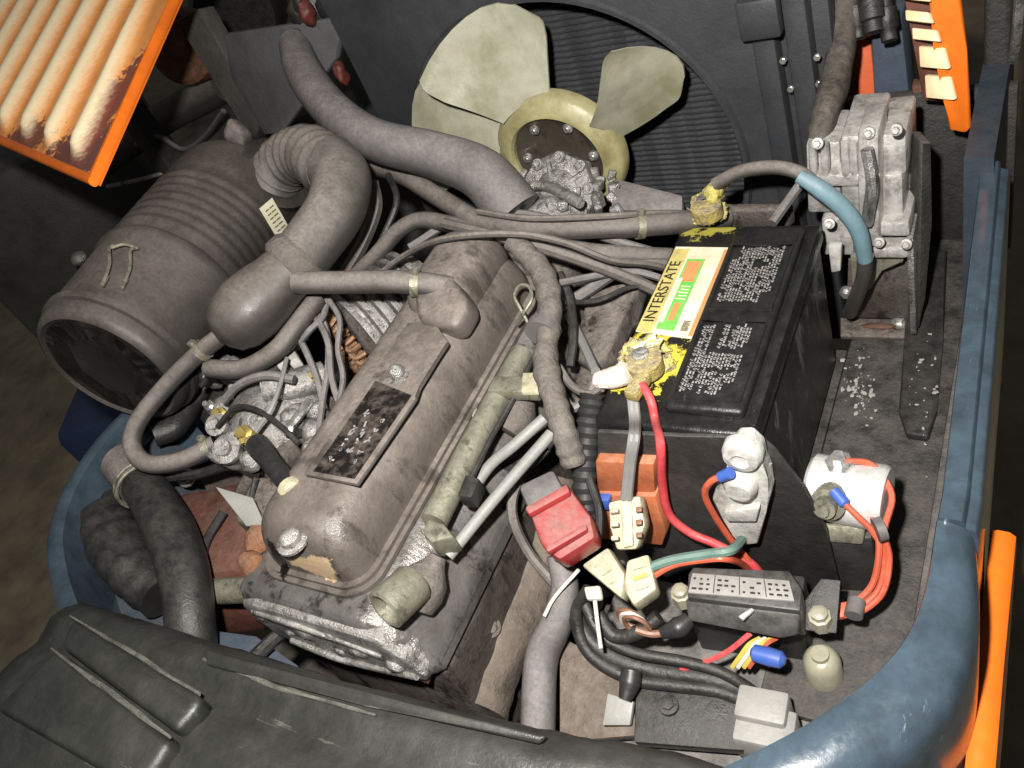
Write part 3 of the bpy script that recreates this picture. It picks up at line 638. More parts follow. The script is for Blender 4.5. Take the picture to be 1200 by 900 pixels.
CL = [
 ('dusty black hose dropping behind the intake elbow', ((436, 215, 1.07), (440, 245, 1.05), (425, 285, 1.02), (405, 320, .99)), .011, 'rubber_dusty'),
 ('thin black lead beside the hose behind the intake elbow', ((455, 205, 1.07), (465, 235, 1.06), (450, 275, 1.03), (432, 310, 1.0)), .005, 'rubber_black'),
 ('dusty lead crossing under the coolant hose', ((480, 290, 1.02), (540, 255, 1.03), (600, 250, 1.03), (650, 258, 1.02), (720, 282, 1.0), (800, 305, .955)), .006, 'rubber_grey'),
 ('thin lead lying on top of the coolant hose', ((560, 248, 1.062), (620, 256, 1.058), (700, 254, 1.05), (780, 250, 1.015), (840, 252, .97)), .0045, 'rubber_dusty'),
 ('dusty hose running along the back of the breather box', ((520, 262, 1.05), (580, 276, 1.06), (640, 292, 1.045), (700, 312, 1.01), (745, 330, .98), (785, 348, .95)), .008, 'rubber_dusty'),
 ('dark lead hanging between harness and brown casting', ((655, 320, 1.01), (668, 350, .99), (672, 395, .97), (668, 430, .955)), .0055, 'rubber_black'),
 ('grey lead slanting over the brown casting', ((640, 335, 1.02), (690, 325, 1.0), (735, 318, .985), (768, 324, .97), (795, 335, .95)), .005, 'rubber_grey'),
 ('thin dark lead sagging below the earth lead', ((660, 355, .98), (700, 352, .985), (735, 338, .98), (765, 334, .97), (792, 345, .945)), .0035, 'rubber_black'),
 ('dusty lead curling from the harness to the front terminal', ((655, 430, .985), (670, 452, .98), (690, 462, .985), (705, 455, .995)), .0048, 'rubber_dusty'),
 ('thin dark lead lying along the olive rail', ((625, 420, 1.0), (600, 470, .99), (575, 515, .985), (550, 565, .985)), .0032, 'rubber_black'),
 ('dusty lead hanging under the spark plug leads', ((640, 525, .96), (610, 560, .94), (600, 600, .92), (618, 645, .88), (655, 690, .845)), .006, 'rubber_dusty'),
 ('black lead dropping past the red plug', ((690, 560, .95), (702, 600, .93), (700, 640, .91)), .0045, 'rubber_clean'),
 ('dusty pipe bent over the carburettor top', ((262, 470, 1.03), (282, 450, 1.045), (312, 440, 1.05), (345, 445, 1.04)), .006, 'rubber_grey'),
 ('thin black lead looping over the carburettor', ((255, 500, 1.02), (275, 478, 1.04), (300, 480, 1.045), (330, 500, 1.035), (350, 520, 1.02)), .0035, 'rubber_black'),
 ('thin pale lead rising beside the carburettor brass', ((300, 505, 1.03), (318, 478, 1.045), (330, 445, 1.05), (336, 420, 1.05)), .003, 'wire_grey'),
 ('dusty lead between pale connectors and resonator', ((328, 418, 1.045), (345, 400, 1.055), (352, 375, 1.065), (348, 352, 1.07)), .005, 'rubber_dusty'),
 ('dusty lead hooked round the copper winding', ((386, 352, 1.06), (398, 375, 1.05), (396, 410, 1.03), (402, 445, 1.01), (392, 490, 1.01)), .004, 'rubber_grey'),
 ('black lead tucked beneath the vapour hose', ((236, 452, 1.02), (250, 440, 1.03), (290, 446, 1.03), (325, 432, 1.03)), .0045, 'rubber_black'),
 ('dusty black pipe below the carburettor loop hose', ((190, 560, .94), (230, 556, .95), (270, 545, .96), (300, 556, .96)), .007, 'rubber_black'),
 ('thin lead dropping along the engine front corner', ((300, 560, .98), (292, 600, .96), (298, 640, .94), (312, 690, .92)), .0035, 'rubber_black'),
]
for lb, pts, r_, mt in CL: hose('engine_lead', lb, 'lead', PL(*pts), r_, mt, seg=8)
def ring(name, label, p, q, r_, mt='olive_steel', w_=.010):
    d_ = (q - p).normalized(); b = lathe(bm_(), p, p + d_, [(0, r_), (0, r_ + .002), (w_, r_ + .002), (w_, r_)], 24, cap=False)
    t_ = frame(d_)[1] * (r_ + .004); box(b, p + d_ * w_ / 2 + t_, (.010, .010, .008), bev=.002); return obj(name, b, mt, None, label, 'hose clamp')
ring('hose_clamp', 'worm clamp on the pump end of the radiator hose', P(592, 232, 1.045), P(606, 252, 1.028), .0365)
ring('hose_clamp', 'worm clamp on the coolant hose near the rear battery terminal', P(745, 265, 1.018), P(760, 264, 1.012), .0150)
ring('hose_clamp', 'worm clamp where the breather hose meets the valve cover', P(482, 332, 1.087), P(500, 333, 1.08), .0150)
ring('hose_clamp', 'worm clamp where the thin looping hose meets the carburettor', P(238, 526, .9865), P(250, 521, .985), .0128)
ring('hose_clamp', 'worm clamp where the looping hose leaves the resonator', P(240, 408, 1.079), P(228, 419, 1.073), .0128)
# water pump / thermostat castings below the fan hub
wp = thing('water_pump', 'grey cast water pump and thermostat housing under the fan', 'water pump', (-.24, .34, .6))
b = bm_()
q = P(660, 215, 1.0)
lathe(b, fc + V((0, -.13, -.055)), fc + V((0, 0, -.055)), [(0, .0), (0, .03), (.01, .045), (.05, .05), (.055, .04), (.10, .036)], 24)
random.seed(11)
fx_ = P(652, 226, 1.0); fd = V((.1, -.75, .65)).normalized(); e1_, e2_, _ = frame(fd)
lathe(b, fx_ - fd * .03, fx_, [(0, .056), (.024, .058), (.03, .055), (.03, .034), (.036, .032), (.04, .016), (.05, .015), (.052, 0)], 32)
for k in range(9):
    a = 2 * math.pi * k / 9; q = fx_ + (e1_ * math.cos(a) + e2_ * math.sin(a)) * .051
    lathe(b, q - fd * .02, q, [(0, .0105), (.022, .0095), (.024, .0085), (.024, 0)], 14)
for k in range(5):
    a = 2 * math.pi * (k + .4) / 5; tube(b, [fx_ + (e1_ * math.cos(a) + e2_ * math.sin(a)) * .018 + fd * .006, fx_ + (e1_ * math.cos(a) + e2_ * math.sin(a)) * .046 + fd * .001], .0035, 6, 2)
for i in range(26):
    x, y = random.uniform(598, 738), random.uniform(205, 248); s = random.uniform(.004, .009)
    box(b, P(x, y, 1.003 - .0005 * abs(x - 660) * .3), (s * 2.2, s * 1.5, s * random.uniform(1.5, 3)), eu(random.uniform(-30, 30), random.uniform(-30, 30), random.uniform(0, 90)), s * .35, 2)
roughen(b, .0015, 60); obj('pump_casting', b, 'cast_alloy', wp, angle=60)
for k in range(9):
    a = 2 * math.pi * k / 9; b = bm_(); bolt(b, fx_ + (e1_ * math.cos(a) + e2_ * math.sin(a)) * .051 + fd * .004, fd, .0052, .006); obj('pump_bolt', b, 'cast_alloy', wp)
b = bm_(); tube(b, PL((590, 190, 1.04), (600, 212, 1.035), (612, 238, 1.03)), .005, 8); obj('hose_clip', b, 'bright_steel', wp)
b = bm_(); tube(b, PL((600, 222, 1.02), (640, 218, 1.022), (680, 238, 1.02)), .008, 10); obj('bypass_pipe', b, 'cast_alloy', wp)
b = bm_(); box(b, (-.245, .36, .86), (.17, .16, .2), bev=.02, seg=3); roughen(b, .003, 25, 2); obj('timing_case', b, 'dusty_iron', wp)
# drive belt guard strip right of the pump
b = bm_(); slab(b, PL((720, 208, 1.0), (800, 228, .99), (800, 246, .98), (715, 246, .99)), .02, .004)
obj('belt_guard', b, 'rubber_grey', None, 'grey strip guard running from the pump towards the battery', 'guard')

# ================================================================== AIR CLEANER AND INTAKE
ac = thing('air_cleaner', 'large dusty brown air cleaner canister with ribbed middle and domed end', 'air cleaner', P(180, 420, .9))
A = P(128, 432, 1.075); B = P(290, 224, 1.075); Lc = (B - A).length; print('canister', Lc, A, B)
R0 = .115
pr_ = [(0.0, R0 * .82), (-.004, R0 * .86), (0.0, R0 * .92), (.008, R0 * .95), (.022, R0 * .955), (.024, R0 * 1.0), (.034, R0 * 1.01), (.036, R0 * .97), (.15, R0 * 1.0), (.156, R0 * 1.035), (.170, R0 * 1.035), (.176, R0)]
b = lathe(bm_(), A, B, [(0, R0 * .5)] + pr_, 64); obj('lid', b, 'plastic_canister', ac)
lid_end = lathe(bm_(), A, B, [(.014, 0), (.012, .02), (.010, R0 * .8), (.0, R0 * .815)], 48); obj('end_recess', lid_end, 'canister_end', ac)
body = [(.177, R0 * .984)]
t = .19
for k in range(7):
    body += [(t, R0 * .984), (t + .004, R0 * 1.0), (t + .010, R0 * 1.0), (t + .014, R0 * .984)]; t += .0185
body += [(t + .01, R0 * .98), (Lc - .03, R0 * .98), (Lc - .012, R0 * .93), (Lc - .003, R0 * .80), (Lc, R0 * .6), (Lc, 0)]
b = lathe(bm_(), A, B, body, 64); obj('canister', b, 'plastic_canister', ac)
x, y, d = frame(B - A)
for k in range(6):                                        # ribs on the end cap
    a = R(18 + k * 60); e = x * math.cos(a) + y * math.sin(a)
    b = bm_(); tube(b, [A + d * .006 + e * .012, A + d * .005 + e * (R0 * .70)], .004, 8, 2); obj('end_rib', b, 'canister_end', ac)
b = lathe(bm_(), A + d * -.002, B, [(.014, 0), (.006, .010), (.012, .014)], 20); obj('end_boss', b, 'canister_end', ac)
def on_can(px, py, lift=0.):                               # point where a pixel ray meets the canister
    d_ = ray(px, py); o = CAM - A; dp = d_ - d * d_.dot(d); op = o - d * o.dot(d); r_ = R0 * .985
    qa, qb, qc = dp.dot(dp), 2 * dp.dot(op), op.dot(op) - r_ * r_
    D = max(0, qb * qb - 4 * qa * qc); tt = (-qb - math.sqrt(D)) / (2 * qa); p = CAM + d_ * tt
    nn = (p - A); nn = (nn - d * nn.dot(d)).normalized(); return p + nn * lift, nn
for s in (0, 1):
    pts = []
    for px_, py_, lf in ((128, 328, .006), (122, 340, .008), (132, 318, .012), (134, 300, .014), (142, 296, .012)):
        pts.append(on_can(px_ + s * 22, py_ + s * 2, lf)[0])
    b = tube(bm_(), pts, .0024, 6); obj('clip_wire', b, 'olive_steel', ac)
b = tube(bm_(), [on_can(136, 299, .013)[0], on_can(150, 296, .015)[0], on_can(164, 299, .013)[0]], .0024, 6); obj('clip_bar', b, 'olive_steel', ac)
lc4 = ((301, 246), (316, 233), (336, 268), (322, 281)); G = 6; gv = []
b = bm_()
def LC(u_, v__):
    a = V((*lc4[0], 0)).lerp(V((*lc4[1], 0)), u_); c = V((*lc4[3], 0)).lerp(V((*lc4[2], 0)), u_); q = a.lerp(c, v__); return q.x, q.y
for i in range(G + 1): gv.append([b.verts.new(on_can(*LC(i / G, j / G), .006)[0]) for j in range(G + 1)])
for i in range(G):
    for j in range(G): b.faces.new((gv[i][j], gv[i + 1][j], gv[i + 1][j + 1], gv[i][j + 1]))
obj('paper_label', b, 'label_white', ac, label='small white paper label')
b = bm_()
for k in range(6):
    v0 = .16 + k * .125
    for u0, u1 in ((.2, .45), (.5, .82)):
        b.faces.new([b.verts.new(on_can(*LC(u_, v__), .0072)[0]) for u_, v__ in ((u0, v0), (u1, v0), (u1, v0 + .035), (u0, v0 + .035))])
obj('label_print', b, 'cap_grey', ac, smooth=False)
b = bm_(); q = P(280, 160, 1.17); lump(b, q, (.022, .02, .026), .3, 30, 3); lathe(b, q - Z * .05, q, [(0, .012), (.05, .016)], 14); obj('rain_valve', b, 'rubber_dusty', ac)
b = bm_(); box(b, A.lerp(B, .55) - Z * .22, (.1, .3, .25), rz(12), .01); obj('mount_bracket', b, 'frame_black', ac)
b = bm_(); box(b, A.lerp(B, .55) - Z * .66, (.1, .3, .7), rz(12), .01); obj('mount_post', b, 'frame_black', ac)
# outlet bellows and duct
du = thing('intake_duct', 'dusty rubber intake elbow with bellows ending in a bulb-shaped resonator', 'air duct', P(330, 330, 1.05))
path = PL((318, 215, 1.10), (335, 190, 1.13), (362, 180, 1.15), (388, 198, 1.155))
b = tube(bm_(), path, .040, 28, 16, corr=.0038, corrn=5); obj('bellows', b, 'rubber_dusty', du, angle=70)
b = lathe(bm_(), P(320, 210, 1.10), P(336, 190, 1.128), [(0, .058), (.004, .062), (.022, .062), (.026, .05)], 32); obj('bellows_collar', b, 'canister_end', du)
b = tube(bm_(), PL((386, 190, 1.153), (400, 210, 1.15), (393, 245, 1.14), (368, 282, 1.13), (345, 312, 1.125)), [.041, .0415, .040, .0385, .038], 28, 8); obj('elbow_pipe', b, 'rubber_dusty', du, angle=70)
A2 = P(356, 300, 1.128); B2 = P(255, 398, 1.105); L2 = (B2 - A2).length
b = lathe(bm_(), A2, B2, [(0, .040), (.006, .044), (.024, .044), (.03, .039)], 32); obj('clamp_band', b, 'tape_tan', du)
b = lathe(bm_(), A2, B2, [(.026, .037), (.045, .038), (.07, .043), (.095, .046), (L2 - .055, .046), (L2 - .03, .042), (L2 - .012, .032), (L2 - .003, .016), (L2, 0)], 36); obj('resonator', b, 'resonator_black', du, angle=60)
hose('breather_hose', 'straight dusty breather hose from the resonator to the valve cover', 'hose', PL((345, 331, 1.125), (400, 331, 1.11), (460, 330, 1.095), (500, 333, 1.08), (530, 338, 1.066)), .0145, 'rubber_dusty', seg=14)
hose('idle_hose', 'thin dusty hose looping from the resonator tip down to the carburettor', 'hose', PL((262, 392, 1.09), (232, 415, 1.075), (195, 452, 1.055), (163, 492, 1.035), (155, 522, 1.015), (172, 543, 1.0), (212, 540, .99), (252, 520, .985)), .0125, 'rubber_dusty', seg=12)
hose('vapour_hose', 'brown dusty hose curling under the resonator', 'hose', PL((372, 350, 1.075), (345, 385, 1.07), (322, 412, 1.06), (285, 432, 1.05), (245, 432, 1.05)), .013, 'rubber_dusty', seg=12)

# ================================================================== CARBURETTOR SIDE
cb = thing('carburettor', 'oily grey cast carburettor with brass fittings and small wires', 'carburettor', P(300, 480, .85))
b = bm_(); random.seed(21)
qa = P(305, 470, 1.0)
lathe(b, qa - Z * .2, qa, [(0, .06), (.1, .065), (.14, .06), (.15, .075), (.17, .078), (.185, .07), (.2, .05), (.215, .028), (.218, 0)], 32)
for i in range(22):
    x_, y_ = random.uniform(245, 375), random.uniform(430, 540); s = random.uniform(.010, .022)
    lump(b, P(x_, y_, .985), (s, s, s * 1.2), .25, 30, 2)
tube(b, PL((310, 455, 1.02), (345, 450, 1.01), (380, 440, .995)), .02, 12)
roughen(b, .002, 50); obj('carburettor_body', b, 'cast_alloy', cb, angle=60)
for (x_, y_), mt, s in (((290, 503), 'brass', .010), ((300, 512), 'brass', .008), ((345, 440), 'brass', .007), ((372, 437), 'brass', .006), ((270, 520), 'cast_alloy', .015), ((258, 492), 'cast_alloy', .012), ((250, 470), 'bright_steel', .006), ((340, 495), 'bright_steel', .008), ((262, 480), 'brass', .008)):
    b = bm_(); q = P(x_, y_, 1.005); lathe(b, q - Z * .02, q + V((.2, -.3, .6)), [(0, s), (.02, s), (.024, s * 1.3), (.032, s * 1.3), (.034, s * .7), (.042, s * .7)], 6 if s < .011 else 14); obj('fitting', b, mt, cb)
b = bm_(); tube(b, PL((302, 522, 1.02), (320, 545, 1.035), (343, 575, 1.04)), [.015, .012, .0115], 14); obj('rubber_nozzle', b, 'rubber_clean', cb)
b = bm_(); tube(b, PL((340, 500, 1.005), (352, 485, 1.01), (362, 470, 1.01)), .006, 8); obj('linkage_rod', b, 'bright_steel', cb)
b = bm_(); box(b, P(355, 510, .95), (.05, .12, .05), rz(-10), .008, 2); obj('insulator_block', b, 'dusty_iron', cb)
b = bm_(); tube(b, PL((300, 540, .96), (295, 560, .94), (282, 580, .92)), .012, 10); obj('drain_pipe', b, 'dusty_iron', cb)
# small connector cluster and thin wires between carburettor and cover
for i, (x_, y_) in enumerate(((336, 395), (330, 407), (346, 385), (340, 416), (326, 420))):
    b = slab(bm_(), PL((x_ - 8, y_ - 3, 1.03), (x_ + 3, y_ - 10, 1.03), (x_ + 9, y_ + 2, 1.03), (x_ - 2, y_ + 9, 1.03)), .02, .003)
    obj('plug_connector', b, 'nylon_white', None, 'small pale grey plug connector clustered above the carburettor', 'connector', 'plug connectors above the carburettor')
for i, (pts, lb) in enumerate((
    (((360, 355, 1.06), (380, 380, 1.05), (385, 420, 1.03), (378, 470, 1.01), (372, 520, 1.0)), 'thin dusty wire running straight down beside the heat plate'),
    (((345, 370, 1.06), (368, 372, 1.06), (384, 400, 1.05), (388, 440, 1.02), (396, 470, 1.0)), 'thin dusty wire bowed towards the copper winding'),
    (((352, 400, 1.05), (365, 385, 1.06), (378, 372, 1.06), (384, 350, 1.06)), 'short dusty wire bent up under the breather hose'),
    (((350, 395, 1.05), (360, 415, 1.04), (372, 445, 1.02), (380, 480, 1.0)), 'thin dusty wire leading from the pale connectors to the carburettor'))):
    hose('engine_wire', lb, 'wire', PL(*pts), .0045, 'rubber_grey', 'thin wires by the carburettor', seg=8)
# alternator with copper winding
al = thing('alternator', 'alternator with bright finned case and exposed copper winding', 'alternator', P(430, 380, .85))
A3 = P(404, 408, .955); B3 = P(484, 346, .955)
prf = [(.018, .03), (.022, .05)]
for k in range(7): prf += [(.026 + k * .0175, .056), (.028 + k * .0175, .071), (.036 + k * .0175, .071), (.038 + k * .0175, .056)]
prf += [(.16, .05), (.16, 0)]
b = lathe(bm_(), A3, B3, prf, 40); obj('finned_case', b, 'cast_alloy', al)
x_, y_, d_ = frame(B3 - A3)
b = bm_(); q0 = A3 + d_ * .012
for k in range(26):
    a = 2 * math.pi * k / 26; e = x_ * math.cos(a) + y_ * math.sin(a); e2 = x_ * math.cos(a + .3) + y_ * math.sin(a + .3)
    tube(b, [q0 + e * .034, q0 - d_ * .014 + e * .042, q0 - d_ * .016 + e2 * .05, q0 + e2 * .058], .0036, 6, 4)
obj('copper_winding', b, 'copper', al)
b = bm_(); box(b, P(430, 400, .80), (.08, .1, .2), rz(-30), .01); obj('alternator_bracket', b, 'dusty_iron', al)

# left lower hose, pulley etc.
lh = thing('lower_hose', 'black rubber elbow hose with wire clamp curving down beside the left rim', 'hose', P(200, 650, .85))
b = tube(bm_(), PL((150, 548, .955), (172, 575, .95), (198, 620, .94), (216, 675, .925), (224, 745, .895), (228, 810, .83)), [.026, .03, .033, .032, .03, .03], 20, 8); obj('hose_body', b, 'rubber_black', lh)
b = tube(bm_(), PL((146, 543, .957), (168, 567, .951)), .0335, 20, 3); obj('hose_cuff', b, 'rubber_dusty', lh)
dd = (P(176, 582, .95) - P(160, 560, .955)).normalized()
for k in (0, 1):
    q = P(164, 566, .953) + dd * .010 * k; x_, y_, _ = frame(dd)
    b = tube(bm_(), [q + (x_ * math.cos(a * math.pi / 12) + y_ * math.sin(a * math.pi / 12)) * .0345 for a in range(25)], .0022, 6, smooth=False); obj('clamp_wire', b, 'olive_steel', lh)
b = bm_(); q = P(128, 600, .90); lathe(b, q - Z * .15, q + Z * .02, [(0, .05), (.13, .055), (.15, .05), (.165, .03), (.165, 0)], 28)
tube(b, PL((122, 610, .90), (138, 640, .895), (160, 672, .885), (190, 700, .87)), [.040, .042, .036, .03], 22, 14, corr=.0012, corrn=7, wob=.08)
obj('rubber_boot', b, 'rubber_black', None, 'dark ribbed rubber boot sunk inside the left rim', 'rubber boot', angle=60)
b = bm_(); lathe(b, P(175, 690, .86), P(185, 672, .87), [(0, .008), (.012, .008), (.015, 0)], 14); obj('grease_nipple', b, 'bright_steel', None, 'tiny bright nipple low beside the black elbow hose', 'fitting')
# red painted housing and grey tube behind the pad
b = bm_(); box(b, P(275, 655, .80), (.16, .16, .16), rz(20), .015, 2); roughen(b, .002, 30, 2)
obj('pump_housing', b, 'rust_red', None, 'rust red painted housing left of the engine front', 'housing')
b = bm_(); tube(b, PL((235, 693, .87), (275, 692, .875), (305, 690, .88)), .017, 16)
obj('steel_pipe', b, 'olive_steel', None, 'short grey steel pipe in front of the red housing', 'pipe')
b = slab(bm_(), PL((225, 735, .85), (300, 745, .84), (350, 780, .83), (330, 830, .84), (225, 790, .86)), .012, .002)
obj('blue_bracket', b, 'slate_paint', None, 'slate blue plate in the gap before the engine front', 'plate')
hose('floor_pipe', 'black pipe lying slantwise across the slate blue plate', 'pipe', PL((345, 730, .86), (320, 750, .86), (290, 778, .865)), .009, 'rubber_black', seg=8)
b = slab(bm_(), PL((252, 570, 1.0), (296, 583, .99), (310, 614, .985), (288, 616, .985)), .004, .001)
obj('bent_tab', b, 'block_grey', None, 'bright folded metal tab beside the rusty lug', 'metal tab')
b = bm_(); tube(b, PL((262, 600, .90), (240, 640, .89), (232, 700, .88)), .006, 8); obj('rear_cable', b, 'rubber_clean', None, 'black cable bent round the red housing', 'cable')
b = bm_(); lump(b, P(308, 672, .94), (.016, .02, .04), .2, 30); lump(b, P(316, 632, .955), (.02, .03, .03), .2, 30)
obj('rusty_lug', b, 'rust_orange', None, 'orange rusted lug on the corner of the engine front', 'lug', angle=60)
b = bm_(); box(b, P(318, 600, .93), (.05, .07, .07), rz(15), .012, 3); roughen(b, .002, 30, 2); obj('thermostat_elbow', b, 'dusty_iron', None, 'brown cast elbow joining carburettor and cover front', 'elbow')
b = slab(bm_(), PL((235, 560, .86), (300, 540, .88), (330, 600, .90), (250, 600, .85)), .02, .004); obj('belt_cover', b, 'frame_brown', None, 'brown sheet cover under the carburettor hose', 'cover')
b = bm_(); bolt(b, P(218, 560, .90), V((.2, -.5, .8)), .009); obj('cover_nut', b, 'bright_steel', None, 'single bright nut beneath the looping carburettor hose', 'nut')
b = bm_(); tube(b, PL((180, 510, .95), (205, 500, .94), (225, 470, .94), (238, 450, .95)), .018, 12, corr=.0, wob=.1); obj('duct_stub', b, 'rubber_black', None, 'black corrugated stub under the air cleaner lid', 'duct')

# ================================================================== BATTERY
bt = thing('battery', 'black battery with corroded yellow posts and a green and white label', 'battery', (.0865, .165, .752))
BW, BL = .173, .33
b = bm_(); box(b, (BW / 2, BL / 2, .862), (BW - .004, BL - .004, .214), bev=.008, seg=3); obj('case', b, 'battery_side', bt)
b = bm_(); box(b, (BW / 2, BL / 2, .9755), (BW + .004, BL + .004, .026), bev=.007, seg=3); obj('lid', b, 'lid_black', bt)
b = bm_(); box(b, (.118, .165, .9935), (.085, .295, .014), bev=.006, seg=3); obj('vent_cover', b, 'plastic_black', bt)
b = bm_(); box(b, (.168, .165, .985), (.012, .31, .012), bev=.004, seg=2); obj('lid_rail', b, 'plastic_black', bt)
for y0, y1 in ((.03, .145), (.165, .275)):                    # raised borders of the print fields
    b = bm_(); pts = [V((.083, y0, 1.001)), V((.154, y0, 1.001)), V((.154, y1, 1.001)), V((.083, y1, 1.001)), V((.083, y0, 1.001))]
    tube(b, pts, .0016, 6, smooth=False); obj('field_border', b, 'plastic_black', bt)
ZL = 1.0022
ul, vl = X, Y
def field(x0, x1, y0, y1, seed, holes):
    random.seed(seed); b = bm_(); y_ = y0
    # print reads along the battery's length: columns of short strokes
    x_ = x0
    while x_ < x1:
        y_ = y0 + random.uniform(0, .004)
        while y_ < y1:
            l = random.uniform(.0018, .0055)
            fx, fy = (x_ - x0) / (x1 - x0), (y_ - y0) / (y1 - y0)
            if not any(a <= fx <= c and e <= fy <= g for a, c, e, g in holes) and random.random() < .9:
                f = [b.verts.new((x_ + a, y_ + c, ZL)) for a, c in ((0, 0), (.0019, 0), (.0019, l), (0, l))]; b.faces.new(f)
                if random.random() < .6:
                    f = [b.verts.new((x_ - .0015, y_ + l * .5 + c, ZL)) if a == 0 else b.verts.new((x_ + .0024, y_ + l * .5 + c, ZL)) for a, c in ((0, 0), (1, 0), (1, .0011), (0, .0011))]; b.faces.new(f)
            y_ += l + random.uniform(.0010, .0022)
        x_ += .0034
    return b
obj('warning_print', field(.090, .146, .176, .268, 5, ((.45, .62, .62, .8), (.8, 1, .0, .18), (.0, .1, .8, 1))), 'ink_white', bt, smooth=False)
obj('caution_print', field(.088, .140, .036, .137, 9, ((.22, 1, .30, .36), (.22, 1, .58, .66), (.22, .35, 0, .12), (.8, 1, 0, .15), (.24, .40, .66, 1), (.55, .62, .7, 1))), 'ink_white', bt, smooth=False)
# paper label
lq = [V((.0, .078, .9895)), V((.064, .078, .9895)), V((.069, .228, .9895)), V((.006, .228, .9895))]
lq = PL((745, 388, .9895), (812, 397, .9895), (857, 290, .9895), (792, 289, .9895))
def LB(s, t): return lq[0].lerp(lq[1], s).lerp(lq[3].lerp(lq[2], s), t)
b = slab(bm_(), [LB(0, 0), LB(1, 0), LB(1, 1), LB(0, 1)], .001); lab = obj('paper_label', b, 'label_white', bt)
def patch(s0, s1, t0, t1, mt, nm, h=.0004):
    b = bm_(); b.faces.new([b.verts.new(LB(s, t) + Z * h) for s, t in ((s0, t0), (s1, t0), (s1, t1), (s0, t1))]); return obj(nm, b, mt, lab, smooth=False)
patch(0, .28, 0, .97, 'label_yellow', 'yellow_strip')
patch(.32, .64, .05, .85, 'label_green', 'green_panel')
patch(.36, .60, .58, .82, 'label_orange', 'orange_panel', .0008)
patch(.45, .56, .15, .34, 'label_orange', 'orange_spot', .0009)
for k in range(5): patch(.43 + .02 * (k % 2), .60, .38 + k * .035, .392 + k * .035, 'label_white', 'print_line', .0009)
patch(.33, .40, .12, .62, 'label_white', 'white_bar', .0009)
patch(.90, .97, .02, .97, 'label_orange', 'edge_band')
b = bm_()
for k in range(9):
    t0 = .06 + k * .012
    b.faces.new([b.verts.new(LB(s, t) + Z * .0009) for s, t in ((.74, t0), (.74 + random.uniform(.05, .14), t0), (.86, t0 + .007), (.74, t0 + .007))])
obj('small_print', b, 'ink_black', lab, smooth=False)
e1 = (LB(.15, 1) - LB(.15, 0)).normalized(); e2 = Z.cross(e1)
text_mesh('INTERSTATE', LB(.15, .46) + Z * .0004, e1, e2, .0195, 'ink_black', lab)
# posts and corrosion
for i, (px_, py_) in enumerate(((755, 428), (828, 246))):
    q = P(px_, py_, 1.0); b = lathe(bm_(), q - Z * .015, q + Z, [(0, .011), (.034, .010), (.036, .008), (.036, 0)], 20); obj('post', b, 'cast_alloy', bt)
random.seed(5)
def crust(name, label, cx_, cy_, spread, nn, mats):
    t = thing(name, label, 'battery terminal', P(cx_, cy_, .992))
    for mt, k in mats:
        b = bm_()
        for i in range(k):
            a = random.uniform(0, 6.28); r_ = spread * math.sqrt(random.random()); s = random.uniform(.003, .0068)
            q = P(cx_, cy_, .993) + V((math.cos(a) * r_, math.sin(a) * r_, random.uniform(-.002, .005) + (.016 if r_ < spread * .62 else 0)))
            lump(b, q, (s * 1.2, s * 1.2, s * .7), .9, 90, 3)
        obj('corrosion_crust', b, mt, t, kind='stuff', angle=70)
    return t
t1 = crust('battery_terminal', 'yellow crusted terminal clamp where the red cable leaves the battery', 756, 424, .027, 1, (('sulfate', 60), ('sulfate_dark', 36), ('sulfate_pale', 60)))
b = bm_(); q = P(755, 425, 1.012); lathe(b, q - Z * .012, q + Z, [(0, .014), (0, .02), (.016, .02), (.018, .014), (.018, 0)], 20); box(b, P(748, 452, 1.008), (.016, .035, .014), rz(-10), .003); obj('clamp', b, 'sulfate_dark', t1)
b = bm_(); tube(b, PL((700, 446, 1.0), (718, 444, 1.004), (738, 438, 1.01)), [.009, .0115, .011], 14, wob=.3); obj('lug_sleeve', b, 'sulfate_pale', t1)
b = bm_(); lathe(b, P(712, 444, 1.0), P(706, 446, 1.01), [(0, .010), (.012, .010), (.014, .006)], 6); obj('clamp_nut', b, 'sulfate_pale', t1)
t2 = crust('battery_terminal', 'yellow crusted terminal clamp joined to the black arching cable', 830, 250, .020, 1, (('sulfate', 44), ('sulfate_dark', 40), ('sulfate_pale', 14)))
b = bm_(); q = P(828, 244, 1.015); lathe(b, q - Z * .012, q + Z, [(0, .014), (0, .019), (.016, .019), (.018, .013), (.018, 0)], 20); box(b, P(836, 222, 1.02), (.014, .03, .016), rz(-20), .003); obj('clamp', b, 'sulfate_dark', t2)
b = bm_(); lump(b, P(836, 226, 1.025), (.01, .014, .012), .4, 40); lump(b, P(846, 212, 1.03), (.009, .012, .009), .4, 40); obj('crusted_bolt', b, 'sulfate', t2, angle=70)
hose('battery_cable', 'black battery cable arching from the rear terminal to the regulator', 'cable', PL((838, 216, 1.035), (868, 201, 1.05), (905, 196, 1.055), (938, 203, 1.05), (962, 222, 1.03)), .0085, 'rubber_dusty', seg=12)
hose('hold_down_rod', 'grey hold-down strap slanting behind the battery', 'strap', PL((950, 200, 1.03), (935, 220, 1.01), (905, 262, 1.0)), .006, 'rubber_grey', seg=8)
b = slab(bm_(), PL((820, 248, .97), (920, 246, .97), (930, 238, .97), (835, 238, .97)), .03, .003); obj('rear_bracket', b, 'dusty_iron', None, 'dusty steel strip behind the rear edge of the battery', 'bracket')

